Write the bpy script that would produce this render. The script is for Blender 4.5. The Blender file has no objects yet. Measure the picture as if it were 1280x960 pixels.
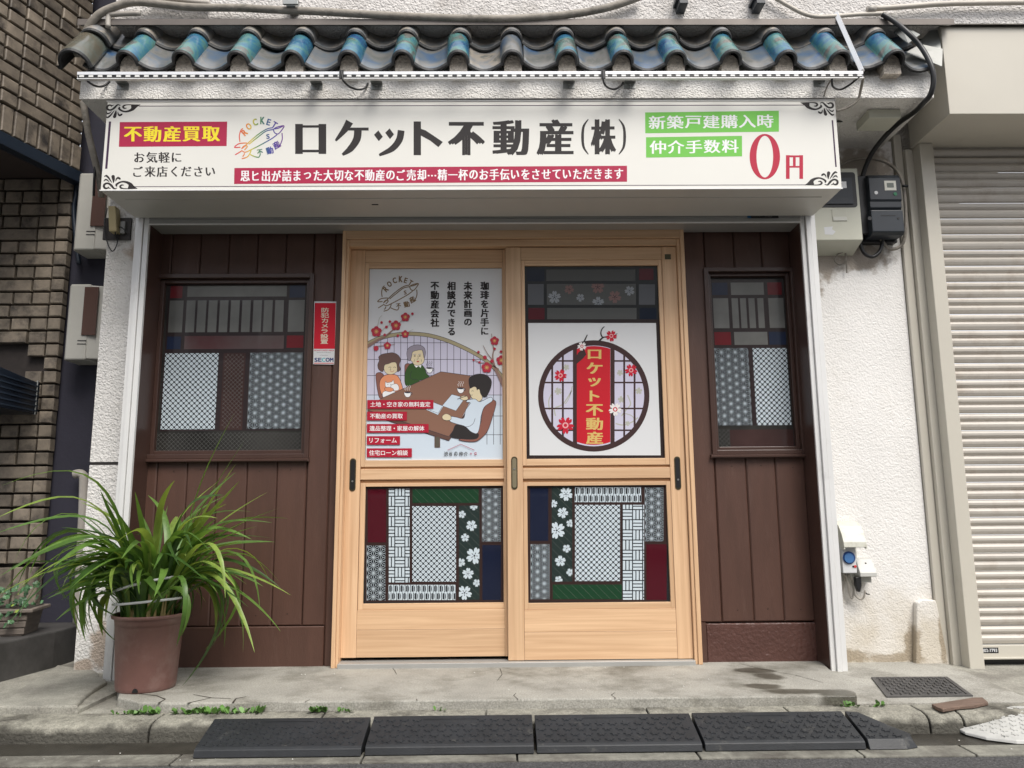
import bpy, math, random
from mathutils import Vector, Matrix
random.seed(7)
S = bpy.context.scene
COL = S.collection

# ------------------------------------------------------------------ camera, sky, sun, exposure
FPX, PITCH, YAW, ROLL = 960.0, math.radians(9.05), math.radians(0.7), math.radians(0.45)
FW = Vector((math.sin(YAW)*math.cos(PITCH), math.cos(YAW)*math.cos(PITCH), math.sin(PITCH)))
_r0 = Vector((math.cos(YAW), -math.sin(YAW), 0)); _u0 = _r0.cross(FW)
RT = _r0*math.cos(ROLL) - _u0*math.sin(ROLL)
UP = _r0*math.sin(ROLL) + _u0*math.cos(ROLL)
CAM = Vector((0.0, -3.71, 0.72))
cd = bpy.data.cameras.new("camera"); cam = bpy.data.objects.new("camera", cd); COL.objects.link(cam)
m3 = Matrix((RT, UP, -FW)).transposed()
cam.matrix_world = Matrix.Translation(CAM) @ m3.to_4x4()
cd.sensor_width = 36.0; cd.lens = 27.0; cd.clip_start = 0.05; cd.clip_end = 500
S.camera = cam

SUN_EL, SUN_AZ = math.radians(53), math.radians(24)      # azimuth: degrees right of straight-behind the camera
w = bpy.data.worlds.new("World"); S.world = w; w.use_nodes = True
nt = w.node_tree; bg = nt.nodes["Background"]
sky = nt.nodes.new("ShaderNodeTexSky"); sky.sky_type = 'NISHITA'; sky.sun_disc = False
sky.sun_elevation = SUN_EL; sky.sun_rotation = math.pi - SUN_AZ
sky.air_density = 1.0; sky.dust_density = 4.0; sky.ozone_density = 1.0
mx = nt.nodes.new("ShaderNodeMixRGB"); mx.blend_type = 'MIX'; mx.inputs[0].default_value = 0.62
mx.inputs[2].default_value = (9.5, 9.6, 9.9, 1)          # thin bright cloud cover over the whole sky
nt.links.new(sky.outputs[0], mx.inputs[1]); nt.links.new(mx.outputs[0], bg.inputs[0])
bg.inputs[1].default_value = 0.075
sl = bpy.data.lights.new("sun", 'SUN'); sl.energy = 1.5; sl.angle = math.radians(30); sl.color = (1, .965, .91)
so = bpy.data.objects.new("sun", sl); COL.objects.link(so)
sd = Vector((math.sin(SUN_AZ)*math.cos(SUN_EL), -math.cos(SUN_AZ)*math.cos(SUN_EL), math.sin(SUN_EL)))
so.rotation_euler = sd.to_track_quat('Z', 'Y').to_euler(); so.location = (3, -6, 9)
S.view_settings.view_transform = 'Standard'; S.view_settings.look = 'None'
S.view_settings.gamma = 1; S.view_settings.exposure = 1.17
try:
    S.cycles.max_bounces = 6; S.cycles.diffuse_bounces = 4; S.cycles.glossy_bounces = 3
except Exception: pass

# ------------------------------------------------------------------ measuring helpers (photo pixel -> metres on a known plane)
def ray(x, y): return FW + RT*((x-640)/FPX) + UP*((480-y)/FPX)
def PY(x, y, Y):
    d = ray(x, y); q = CAM + d*((Y-CAM.y)/d.y); return (q.x, q.z)
def PZ(x, y, Z):
    d = ray(x, y); q = CAM + d*((Z-CAM.z)/d.z); return (q.x, q.y)
def P3(x, y, Y):
    a = PY(x, y, Y); return (a[0], Y, a[1])
def RY(x0, y0, x1, y1, Y):
    xm, ym = (x0+x1)/2, (y0+y1)/2
    return PY(x0, ym, Y)[0], PY(x1, ym, Y)[0], PY(xm, y1, Y)[1], PY(xm, y0, Y)[1]   # X0 X1 Z0 Z1

# ------------------------------------------------------------------ materials
MATS = {}
def mat(name, col=(.5,.5,.5), rough=.6, metal=0, var=0.0, vs=6, vdetail=4, bump=0, bs=60, bdist=.004, coat=0,
        rnd=0, stretch=(1,1,1), spec=.5, bump2=0, b2s=8, dirt=None, ds=2.5, dlo=.5, dhi=.7, col2=None):
    if name in MATS: return MATS[name]
    m = bpy.data.materials.new(name); m.use_nodes = True; t = m.node_tree; N = t.nodes; L = t.links
    b = N["Principled BSDF"]
    b.inputs["Roughness"].default_value = rough; b.inputs["Metallic"].default_value = metal
    b.inputs["Coat Weight"].default_value = coat; b.inputs["Coat Roughness"].default_value = .08
    b.inputs["Specular IOR Level"].default_value = spec
    b.inputs["Base Color"].default_value = (*col, 1)
    m.diffuse_color = (*col, 1)
    need = var or bump or rnd or bump2 or dirt or col2
    if need:
        tc = N.new("ShaderNodeTexCoord"); mp = N.new("ShaderNodeMapping"); mp.inputs["Scale"].default_value = stretch
        L.new(tc.outputs["Object"], mp.inputs[0]); V = mp.outputs[0]
        if rnd:
            oi = N.new("ShaderNodeObjectInfo"); ad = N.new("ShaderNodeVectorMath"); ad.operation = 'ADD'
            sc = N.new("ShaderNodeVectorMath"); sc.operation = 'SCALE'; sc.inputs[0].default_value = (7, 13, 5)
            L.new(oi.outputs["Random"], sc.inputs["Scale"]); L.new(V, ad.inputs[0]); L.new(sc.outputs[0], ad.inputs[1]); V = ad.outputs[0]
        c = None
        if var or col2:
            n = N.new("ShaderNodeTexNoise"); n.inputs["Scale"].default_value = vs; n.inputs["Detail"].default_value = vdetail
            n.inputs["Roughness"].default_value = .65
            L.new(V, n.inputs["Vector"])
            r = N.new("ShaderNodeValToRGB"); r.color_ramp.elements[0].position = .3; r.color_ramp.elements[1].position = .7
            a = tuple(max(0, x*(1-var)) for x in col); bb = tuple(min(1, x*(1+var)) for x in col) if not col2 else col2
            r.color_ramp.elements[0].color = (*a, 1); r.color_ramp.elements[1].color = (*bb, 1)
            L.new(n.outputs[0], r.inputs[0]); c = r.outputs[0]
        if dirt:
            n = N.new("ShaderNodeTexNoise"); n.inputs["Scale"].default_value = ds; n.inputs["Detail"].default_value = 8
            n.inputs["Roughness"].default_value = .7
            L.new(V, n.inputs["Vector"])
            r = N.new("ShaderNodeValToRGB"); r.color_ramp.elements[0].position = dlo; r.color_ramp.elements[1].position = dhi
            L.new(n.outputs[0], r.inputs[0])
            x = N.new("ShaderNodeMixRGB"); L.new(r.outputs[0], x.inputs[0])
            if c: L.new(c, x.inputs[1])
            else: x.inputs[1].default_value = (*col, 1)
            x.inputs[2].default_value = (*dirt, 1); c = x.outputs[0]
        if rnd:
            x = N.new("ShaderNodeHueSaturation"); mr = N.new("ShaderNodeMapRange")
            mr.inputs[3].default_value = 1-rnd; mr.inputs[4].default_value = 1+rnd
            L.new(oi.outputs["Random"], mr.inputs[0]); L.new(mr.outputs[0], x.inputs["Value"])
            if c: L.new(c, x.inputs["Color"])
            else: x.inputs["Color"].default_value = (*col, 1)
            c = x.outputs[0]
        if c: L.new(c, b.inputs["Base Color"])
        prev = None
        for st, scl in ((bump, bs), (bump2, b2s)):
            if not st: continue
            n = N.new("ShaderNodeTexNoise"); n.inputs["Scale"].default_value = scl; n.inputs["Detail"].default_value = 3
            L.new(V, n.inputs["Vector"])
            bm = N.new("ShaderNodeBump"); bm.inputs["Strength"].default_value = st; bm.inputs["Distance"].default_value = bdist
            L.new(n.outputs[0], bm.inputs["Height"])
            if prev: L.new(prev, bm.inputs["Normal"])
            prev = bm.outputs[0]
        if prev: L.new(prev, b.inputs["Normal"])
    MATS[name] = m; return m

def glossify(m, scale, lo, hi):
    t = m.node_tree; N = t.nodes; b = N["Principled BSDF"]
    tc = N.new("ShaderNodeTexCoord"); n = N.new("ShaderNodeTexNoise"); n.inputs["Scale"].default_value = scale; n.inputs["Detail"].default_value = 5
    mr = N.new("ShaderNodeMapRange"); mr.inputs[1].default_value = .3; mr.inputs[2].default_value = .7; mr.inputs[3].default_value = lo; mr.inputs[4].default_value = hi
    t.links.new(tc.outputs["Object"], n.inputs["Vector"]); t.links.new(n.outputs[0], mr.inputs[0]); t.links.new(mr.outputs[0], b.inputs["Roughness"])
    return m

def stucco_mat(name, col, dirtc, depth=.006, scale=42, dlo=.52, dhi=.75, ds=2.2, band=None):
    """roughcast: swirled trowel relief from a distorted noise plus voronoi grains; band=(z0,z1,colour) is a soiled splash zone"""
    m = mat(name, col, .85, var=.05, vs=3, dirt=dirtc, ds=ds, dlo=dlo, dhi=dhi)
    t = m.node_tree; N = t.nodes; L = t.links; b = N["Principled BSDF"]
    tc = N.new("ShaderNodeTexCoord")
    n = N.new("ShaderNodeTexNoise"); n.inputs["Scale"].default_value = scale; n.inputs["Detail"].default_value = 3; n.inputs["Distortion"].default_value = 1.2
    v = N.new("ShaderNodeTexVoronoi"); v.feature = 'SMOOTH_F1'; v.inputs["Scale"].default_value = scale*1.7
    L.new(tc.outputs["Object"], n.inputs["Vector"]); L.new(tc.outputs["Object"], v.inputs["Vector"])
    a = N.new("ShaderNodeMath"); a.operation = 'SUBTRACT'; L.new(n.outputs[0], a.inputs[0])
    k = N.new("ShaderNodeMath"); k.operation = 'MULTIPLY'; k.inputs[1].default_value = .5; L.new(v.outputs["Distance"], k.inputs[0]); L.new(k.outputs[0], a.inputs[1])
    bm = N.new("ShaderNodeBump"); bm.inputs["Strength"].default_value = 1; bm.inputs["Distance"].default_value = depth*2.2
    L.new(a.outputs[0], bm.inputs["Height"]); L.new(bm.outputs[0], b.inputs["Normal"])
    if band:
        src = b.inputs["Base Color"].links[0].from_socket
        sx = N.new("ShaderNodeSeparateXYZ"); L.new(tc.outputs["Object"], sx.inputs[0])
        n2 = N.new("ShaderNodeTexNoise"); n2.inputs["Scale"].default_value = 6; n2.inputs["Detail"].default_value = 6; L.new(tc.outputs["Object"], n2.inputs["Vector"])
        ad = N.new("ShaderNodeMath"); ad.operation = 'MULTIPLY_ADD'; ad.inputs[1].default_value = -.9; L.new(n2.outputs[0], ad.inputs[0]); L.new(sx.outputs[2], ad.inputs[2])
        mr = N.new("ShaderNodeMapRange"); mr.inputs[1].default_value = band[0]-.45; mr.inputs[2].default_value = band[1]-.45
        mr.inputs[3].default_value = band[3]; mr.inputs[4].default_value = 0
        L.new(ad.outputs[0], mr.inputs[0])
        x = N.new("ShaderNodeMixRGB"); x.inputs[2].default_value = (*band[2], 1); L.new(mr.outputs[0], x.inputs[0]); L.new(src, x.inputs[1]); L.new(x.outputs[0], b.inputs["Base Color"])
    return m

def wood_mat(name, c1, c2, along='Z', rough=.45):
    if name in MATS: return MATS[name]
    m = mat(name, c1, rough); t = m.node_tree; N = t.nodes; L = t.links; b = N["Principled BSDF"]
    tc = N.new("ShaderNodeTexCoord"); mp = N.new("ShaderNodeMapping")
    mp.inputs["Scale"].default_value = (28, 28, .8) if along == 'Z' else (.8, 28, 28)
    oi = N.new("ShaderNodeObjectInfo"); sc = N.new("ShaderNodeVectorMath"); sc.operation = 'SCALE'; sc.inputs[0].default_value = (3, 7, 11)
    ad = N.new("ShaderNodeVectorMath"); ad.operation = 'ADD'
    L.new(oi.outputs["Random"], sc.inputs["Scale"]); L.new(tc.outputs["Object"], mp.inputs[0]); L.new(mp.outputs[0], ad.inputs[0]); L.new(sc.outputs[0], ad.inputs[1])
    n = N.new("ShaderNodeTexNoise"); n.inputs["Scale"].default_value = 2.2; n.inputs["Detail"].default_value = 6; n.inputs["Distortion"].default_value = .6
    L.new(ad.outputs[0], n.inputs["Vector"])
    r = N.new("ShaderNodeValToRGB"); r.color_ramp.elements[0].position = .28; r.color_ramp.elements[1].position = .72
    r.color_ramp.elements[0].color = (*[q*.90 for q in c1], 1); r.color_ramp.elements[1].color = (*c2, 1)
    L.new(n.outputs[0], r.inputs[0])
    h = N.new("ShaderNodeHueSaturation"); mr = N.new("ShaderNodeMapRange"); mr.inputs[3].default_value = .93; mr.inputs[4].default_value = 1.07
    L.new(oi.outputs["Random"], mr.inputs[0]); L.new(mr.outputs[0], h.inputs["Value"]); L.new(r.outputs[0], h.inputs["Color"])
    L.new(h.outputs[0], b.inputs["Base Color"])
    bm = N.new("ShaderNodeBump"); bm.inputs["Strength"].default_value = .25; bm.inputs["Distance"].default_value = .0015
    L.new(n.outputs[0], bm.inputs["Height"]); L.new(bm.outputs[0], b.inputs["Normal"])
    return m

# ------------------------------------------------------------------ mesh builder
class MB:
    def __init__(s): s.v = []; s.f = []; s.m = []; s.mats = []
    def mi(s, m):
        if m not in s.mats: s.mats.append(m)
        return s.mats.index(m)
    def add(s, vs, fs, m):
        o = len(s.v); s.v += [tuple(v) for v in vs]; k = s.mi(m)
        for f in fs: s.f.append(tuple(i+o for i in f)); s.m.append(k)
        return s
    def box(s, x0, x1, y0, y1, z0, z1, m):
        v = [(x0,y0,z0),(x1,y0,z0),(x1,y1,z0),(x0,y1,z0),(x0,y0,z1),(x1,y0,z1),(x1,y1,z1),(x0,y1,z1)]
        return s.add(v, [(0,3,2,1),(4,5,6,7),(0,1,5,4),(1,2,6,5),(2,3,7,6),(3,0,4,7)], m)
    def chbox(s, x0, x1, y0, y1, z0, z1, c, m):
        """box whose front (-Y) face has a chamfered edge"""
        v = [(x0,y0+c,z0),(x1,y0+c,z0),(x1,y0+c,z1),(x0,y0+c,z1),(x0+c,y0,z0+c),(x1-c,y0,z0+c),(x1-c,y0,z1-c),(x0+c,y0,z1-c),
             (x0,y1,z0),(x1,y1,z0),(x1,y1,z1),(x0,y1,z1)]
        return s.add(v, [(4,5,6,7),(0,1,5,4),(1,2,6,5),(2,3,7,6),(3,0,4,7),(8,9,1,0),(9,10,2,1),(10,11,3,2),(11,8,0,3)], m)
    def prism(s, pts, axis, a, b, m):
        """pts: 2D outline; axis 'x' -> (y,z) swept a..b in x; 'y' -> (x,z); 'z' -> (x,y)"""
        n = len(pts)
        f = {'x': lambda p, t: (t, p[0], p[1]), 'y': lambda p, t: (p[0], t, p[1]), 'z': lambda p, t: (p[0], p[1], t)}[axis]
        v = [f(p, a) for p in pts] + [f(p, b) for p in pts]
        fs = [tuple(range(n)), tuple(range(2*n-1, n-1, -1))] + [(i, i+n, (i+1) % n+n, (i+1) % n) for i in range(n)]
        return s.add(v, fs, m)
    def tube(s, pts, r, m, n=8, caps=True, r1=None):
        P = [Vector(p) for p in pts]; k = len(P); vs = []; prev = None
        for i, p in enumerate(P):
            t = (P[min(i+1, k-1)] - P[max(i-1, 0)]).normalized()
            if prev is None: a = Vector((0,0,1)) if abs(t.z) < .9 else Vector((0,1,0)); u = t.cross(a).normalized()
            else: u = (prev - t*prev.dot(t)).normalized()
            prev = u; q = t.cross(u); rr = r if r1 is None else r+(r1-r)*i/(k-1)
            for j in range(n):
                an = 2*math.pi*j/n; vs.append(p + u*math.cos(an)*rr + q*math.sin(an)*rr)
        fs = [(i*n+j, i*n+(j+1) % n, (i+1)*n+(j+1) % n, (i+1)*n+j) for i in range(k-1) for j in range(n)]
        if caps: fs += [tuple(range(n-1, -1, -1)), tuple((k-1)*n+j for j in range(n))]
        return s.add(vs, fs, m)
    def lathe(s, prof, c, m, n=40):
        """prof [(r,z)] about vertical axis through c"""
        vs = []; k = len(prof)
        for r, z in prof:
            for j in range(n):
                a = 2*math.pi*j/n; vs.append((c[0]+r*math.cos(a), c[1]+r*math.sin(a), c[2]+z))
        return s.add(vs, [(i*n+j, i*n+(j+1) % n, (i+1)*n+(j+1) % n, (i+1)*n+j) for i in range(k-1) for j in range(n)], m)
    def build(s, name, parent=None, bevel=0, smooth=False, **kw):
        me = bpy.data.meshes.new(name); me.from_pydata(s.v, [], s.f)
        for m in s.mats: me.materials.append(m)
        me.polygons.foreach_set("material_index", s.m)
        if smooth: me.polygons.foreach_set("use_smooth", [True]*len(s.f))
        me.update()
        return link(me, name, parent, bevel, smooth, **kw)

def root_T(parent):
    T = Matrix.Identity(4)
    p = parent
    while p is not None:
        T = T @ Matrix.Identity(4); q = p; p = p.parent
    return Matrix.Translation(-q.location)

def link(me, name, parent=None, bevel=0, smooth=False, label=None, cat=None, group=None, kind=None):
    o = bpy.data.objects.new(name, me); COL.objects.link(o)
    if parent is not None:
        o.parent = parent
        if parent.type == 'EMPTY': o.matrix_parent_inverse = Matrix.Translation(-parent.location)
    if bevel:
        b = o.modifiers.new("bevel", 'BEVEL'); b.width = bevel; b.segments = 2; b.limit_method = 'ANGLE'; b.angle_limit = math.radians(40)
    if smooth == 'auto' or (smooth and bevel):
        pass
    if label: o["label"] = label
    if cat: o["category"] = cat
    if group: o["group"] = group
    if kind: o["kind"] = kind
    return o

def thing(name, loc, label, cat, group=None):
    o = bpy.data.objects.new(name, None); COL.objects.link(o); o.location = loc; o.empty_display_size = .1
    o["label"] = label; o["category"] = cat; o["kind"] = "thing"
    if group: o["group"] = group
    return o

def crom(pts, n=6, closed=False):
    P = [Vector(p) for p in pts]; k = len(P); out = []
    for i in range(k if closed else k-1):
        g = lambda j: P[j % k] if closed else P[max(0, min(k-1, j))]
        a, b, c, d = g(i-1), g(i), g(i+1), g(i+2)
        for q in range(n):
            t = q/n
            out.append(.5*((2*b) + (c-a)*t + (2*a-5*b+4*c-d)*t*t + (3*b-a-3*c+d)*t*t*t))
    if not closed: out.append(P[-1])
    return [tuple(v) for v in out]

# ------------------------------------------------------------------ flat print: layered inks a fraction of a millimetre proud of each other
_glyph = {}
def glyph(s, off=0.0, font_tight=True):
    k = (s, off)
    if k not in _glyph:
        c = bpy.data.curves.new("lettering", "FONT"); c.body = s; c.resolution_u = 3
        o = bpy.data.objects.new("lettering", c); me = o.to_mesh()
        v = [(a.co.x, a.co.y) for a in me.vertices]; f = [tuple(p.vertices) for p in me.polygons]
        o.to_mesh_clear(); bpy.data.objects.remove(o); bpy.data.curves.remove(c)
        xs = [a[0] for a in v] or [0, 1]; ys = [a[1] for a in v] or [0, 1]
        x0, x1, y0, y1 = min(xs), max(xs), min(ys), max(ys)
        _glyph[k] = ([((a-x0)/(x1-x0 or 1), (b-y0)/(y1-y0 or 1)) for a, b in v], f, (x0, x1, y0, y1))
    return _glyph[k]

def clip(poly, r):
    x0, y0, x1, y1 = r
    for ax, lim, sg in ((0, x0, 1), (0, x1, -1), (1, y0, 1), (1, y1, -1)):
        out = []
        for i in range(len(poly)):
            a, b = poly[i-1], poly[i]
            ia, ib = sg*(a[ax]-lim) >= 0, sg*(b[ax]-lim) >= 0
            if ia != ib:
                t = (lim-a[ax])/(b[ax]-a[ax]); out.append((a[0]+(b[0]-a[0])*t, a[1]+(b[1]-a[1])*t))
            if ib: out.append(b)
        poly = out
        if len(poly) < 3: return []
    return poly

class Ink:
    """2D drawing in local coordinates (x right, y down) mapped onto a vertical plane facing -Y"""
    def __init__(s, fn, Y, step=.00018): s.fn = fn; s.Y = Y; s.step = step; s.b = MB(); s.L = 0; s.clip = None
    def up(s, n=1): s.L += n; return s
    def poly(s, pts, m, c=None):
        pts = [(p[0], p[1]) for p in pts]
        c = c or s.clip
        if c: pts = clip(pts, c)
        if len(pts) < 3: return s
        q = [s.fn(*p) for p in pts]
        ar = sum(q[i-1][0]*q[i][1]-q[i][0]*q[i-1][1] for i in range(len(q)))
        if abs(ar) < 1e-9: return s
        if ar < 0: q = q[::-1]
        y = s.Y - s.L*s.step
        s.b.add([(a[0], y, a[1]) for a in q], [tuple(range(len(q)))], m); return s
    def rect(s, x0, y0, x1, y1, m): return s.poly([(x0,y0),(x1,y0),(x1,y1),(x0,y1)], m)
    def ell(s, cx, cy, rx, ry, m, n=24, rot=0):
        return s.poly([(cx+rx*math.cos(a)*math.cos(rot)-ry*math.sin(a)*math.sin(rot), cy+rx*math.cos(a)*math.sin(rot)+ry*math.sin(a)*math.cos(rot)) for a in [2*math.pi*i/n for i in range(n)]], m)
    def ring(s, cx, cy, R, r, m, n=48, ry=1, rix=None, riy=None):
        for i in range(n):
            a, b = 2*math.pi*i/n, 2*math.pi*(i+1)/n
            ix = rix or r; iy = riy or r*ry
            s.poly([(cx+R*math.cos(a), cy+R*ry*math.sin(a)), (cx+R*math.cos(b), cy+R*ry*math.sin(b)), (cx+ix*math.cos(b), cy+iy*math.sin(b)), (cx+ix*math.cos(a), cy+iy*math.sin(a))], m)
        return s
    def brush(s, pts, ws, m, closed=False):
        k = len(pts)
        if isinstance(ws, (int, float)): ws = [ws]*k
        Lf, Rt = [], []
        for i in range(k):
            if closed: a, b = pts[i-1], pts[(i+1) % k]
            else: a, b = pts[max(i-1, 0)], pts[min(i+1, k-1)]
            dx, dy = b[0]-a[0], b[1]-a[1]; l = math.hypot(dx, dy) or 1
            nx, ny = -dy/l*ws[i]/2, dx/l*ws[i]/2
            Lf.append((pts[i][0]+nx, pts[i][1]+ny)); Rt.append((pts[i][0]-nx, pts[i][1]-ny))
        for i in range(k if closed else k-1):
            j = (i+1) % k; s.poly([Lf[i], Lf[j], Rt[j], Rt[i]], m)
        return s
    def curve(s, pts, wd, m, n=6, closed=False):
        p = crom([(a, b, 0) for a, b in pts], n, closed)
        p = [(a[0], a[1]) for a in p]
        if not isinstance(wd, (int, float)):
            ws = []
            for i in range(len(p)):
                t = i/(len(p)-1)*(len(wd)-1); j = min(int(t), len(wd)-2); ws.append(wd[j]+(wd[j+1]-wd[j])*(t-j))
            wd = ws
        return s.brush(p, wd, m, closed)
    def blob(s, pts, m, line=None, lw=2.5, n=6):
        p = [(a[0], a[1]) for a in crom([(a, b, 0) for a, b in pts], n, True)]
        s.poly(p, m)
        if line: s.up(); s.brush(p, lw, line, True)
        return s.up()
    def text(s, t, x0, y0, x1, y1, m, off=0.0, h=0.0, rot=0.0):
        """glyph run fitted to the box; h = extra horizontal weight in local units; rot in radians about the box centre"""
        v, f, _ = glyph(t, off)
        cx, cy = (x0+x1)/2, (y0+y1)/2; ca, sa = math.cos(rot), math.sin(rot)
        # weight comes from slightly shifted copies (dense kanji outlines break when offset)
        vv = abs(off)*(y1-y0)*1.15 if off > .008 else 0
        if not h and vv: h = vv*1.5
        cps = [(0, 0)] if not h else [(-h/2, -vv/2), (0, 0), (h/2, vv/2)] + ([(-h/2, vv/2), (h/2, -vv/2)] if vv else [])
        W = (x1-x0)-h
        for k, (dx, dy) in enumerate(cps):
            q = []
            for a, b in v:
                X = (x0+h/2)+a*W+dx-cx; Yy = y1-vv/2-b*(y1-y0-vv)+dy-cy
                q.append(s.fn(cx+X*ca-Yy*sa, cy+X*sa+Yy*ca))
            y = s.Y-s.L*s.step-k*.00002
            fs = []
            for g in f:
                ar = sum(q[g[i-1]][0]*q[g[i]][1]-q[g[i]][0]*q[g[i-1]][1] for i in range(len(g)))
                fs.append(g if ar > 0 else g[::-1])
            s.b.add([(a[0], y, a[1]) for a in q], fs, m)
        return s
    def vtext(s, t, cx, y0, y1, wd, m, off=0.0, h=0.0, slant=0.0, pad=.06):
        k = len(t); ch = (y1-y0)/k
        for i, c in enumerate(t):
            _, _, (gx0, gx1, gy0, gy1) = glyph(c, off)
            gw, gh = min(1, (gx1-gx0)/.93), min(1, (gy1-gy0)/.93)
            hw = wd/2*gw; cyy = y0+ch*(i+.5); hh = ch/2*(1-pad)*gh
            X = cx + slant*(cyy-y0)
            s.text(c, X-hw, cyy-hh, X+hw, cyy+hh, m, off, h)
        return s
    def build(s, name, parent=None, **kw): return s.b.build(name, parent, **kw)

def zoomfn(ox, oy, sc, Y):
    return lambda x, y: PY(ox+x/sc, oy+y/sc, Y)
def sakura_pts(cx, cy, r, rot=0, notch=.78):
    p = []
    for k in range(5):
        a0 = rot+k*2*math.pi/5
        for da, rr in ((-.60, .42), (-.46, .80), (-.24, 1.0), (-.10, .97), (0, notch), (.10, .97), (.24, 1.0), (.46, .80)):
            p.append((cx+r*rr*math.cos(a0+da), cy+r*rr*math.sin(a0+da)))
    return p

# ------------------------------------------------------------------ palette
STUCCO = stucco_mat("white_roughcast", (.70,.685,.66), (.55,.53,.49), .0036, 64)
STUCCO_R = stucco_mat("white_roughcast_soiled_base", (.77,.755,.73), (.66,.635,.59), .0016, 70, dlo=.56, dhi=.8, band=(.02,.42,(.50,.44,.34),.75))
STUCCO_UP = stucco_mat("upper_roughcast", (.64,.615,.59), (.42,.39,.36), .005, 60)
STUCCO_FA = stucco_mat("eave_plaster", (.84,.82,.78), (.62,.59,.54), .0045, 75, dlo=.55)
BROWN = mat("brown_paint", (.080,.039,.028), .46, var=.12, vs=5, bump=.3, bs=90, bdist=.002, rnd=.07, stretch=(3,3,.5), dirt=(.11,.062,.047), ds=9, dlo=.56, dhi=.85)
BROWN_P = mat("brown_plinth_rough", (.085,.038,.030), .40, var=.12, vs=6, bump=1, bs=55, bdist=.006)
BROWN_F = mat("brown_frame", (.060,.032,.025), .32, var=.1, vs=5, bump=.1, bs=80)
ALU = mat("white_aluminium", (.74,.74,.73), .35, .15, var=.04, vs=3, dirt=(.45,.44,.42), ds=4, dlo=.6, dhi=.9)
ALU_G = mat("grey_aluminium", (.40,.40,.385), .38, .3, var=.05, vs=3)
SIGNW = mat("sign_film", (.72,.71,.66), .4, var=.015, vs=2)
SIGNB = mat("sign_box_sheet", (.56,.55,.51), .45, .1, var=.05, vs=2)
WOODV = wood_mat("cypress_upright", (.60,.375,.215), (.70,.475,.29), 'Z')
WOODH = wood_mat("cypress_rail", (.60,.375,.215), (.70,.475,.29), 'X')
WOODD = wood_mat("cypress_groove", (.46,.25,.12), (.54,.31,.15), 'X')
GLASS = mat("dark_glass", (.012,.012,.014), .05, spec=.6, bump=.05, bs=3, bdist=.01)
GLASSW = mat("wired_glass", (.028,.027,.025), .1, spec=.5, var=.5, vs=3)
WHITEP = mat("white_board_print", (.66,.67,.68), .35)
CONC = mat("pale_concrete", (.33,.32,.285), .85, var=.16, vs=3.5, vdetail=8, bump=.6, bs=120, bdist=.003, bump2=.4, b2s=14, dirt=(.17,.16,.135), ds=2.6, dlo=.48, dhi=.66)
CONC2 = mat("patched_concrete", (.30,.29,.25), .85, var=.25, vs=9, vdetail=8, bump=.7, bs=90, bdist=.004, bump2=.6, b2s=9, dirt=(.16,.15,.13), ds=3, dlo=.48, dhi=.68)
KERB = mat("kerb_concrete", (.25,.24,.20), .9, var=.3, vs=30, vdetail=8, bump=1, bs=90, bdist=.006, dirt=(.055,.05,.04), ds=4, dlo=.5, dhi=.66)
CONC_S = mat("doorstep_concrete", (.32,.31,.275), .85, var=.2, vs=3.5, vdetail=8, bump=.7, bs=130, bdist=.003, bump2=.5, b2s=14, dirt=(.155,.147,.12), ds=2.6, dlo=.48, dhi=.66)
def speckle(m, amt, scale):
    t = m.node_tree; N = t.nodes; L = t.links; b = N["Principled BSDF"]; src = b.inputs["Base Color"].links[0].from_socket
    tc = N.new("ShaderNodeTexCoord"); n = N.new("ShaderNodeTexNoise"); n.inputs["Scale"].default_value = scale; n.inputs["Detail"].default_value = 3; L.new(tc.outputs["Object"], n.inputs["Vector"])
    mr = N.new("ShaderNodeMapRange"); mr.inputs[1].default_value = .32; mr.inputs[2].default_value = .68; mr.inputs[3].default_value = 1-amt; mr.inputs[4].default_value = 1+amt
    h = N.new("ShaderNodeHueSaturation"); L.new(n.outputs[0], mr.inputs[0]); L.new(mr.outputs[0], h.inputs["Value"]); L.new(src, h.inputs["Color"]); L.new(h.outputs[0], b.inputs["Base Color"])
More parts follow.
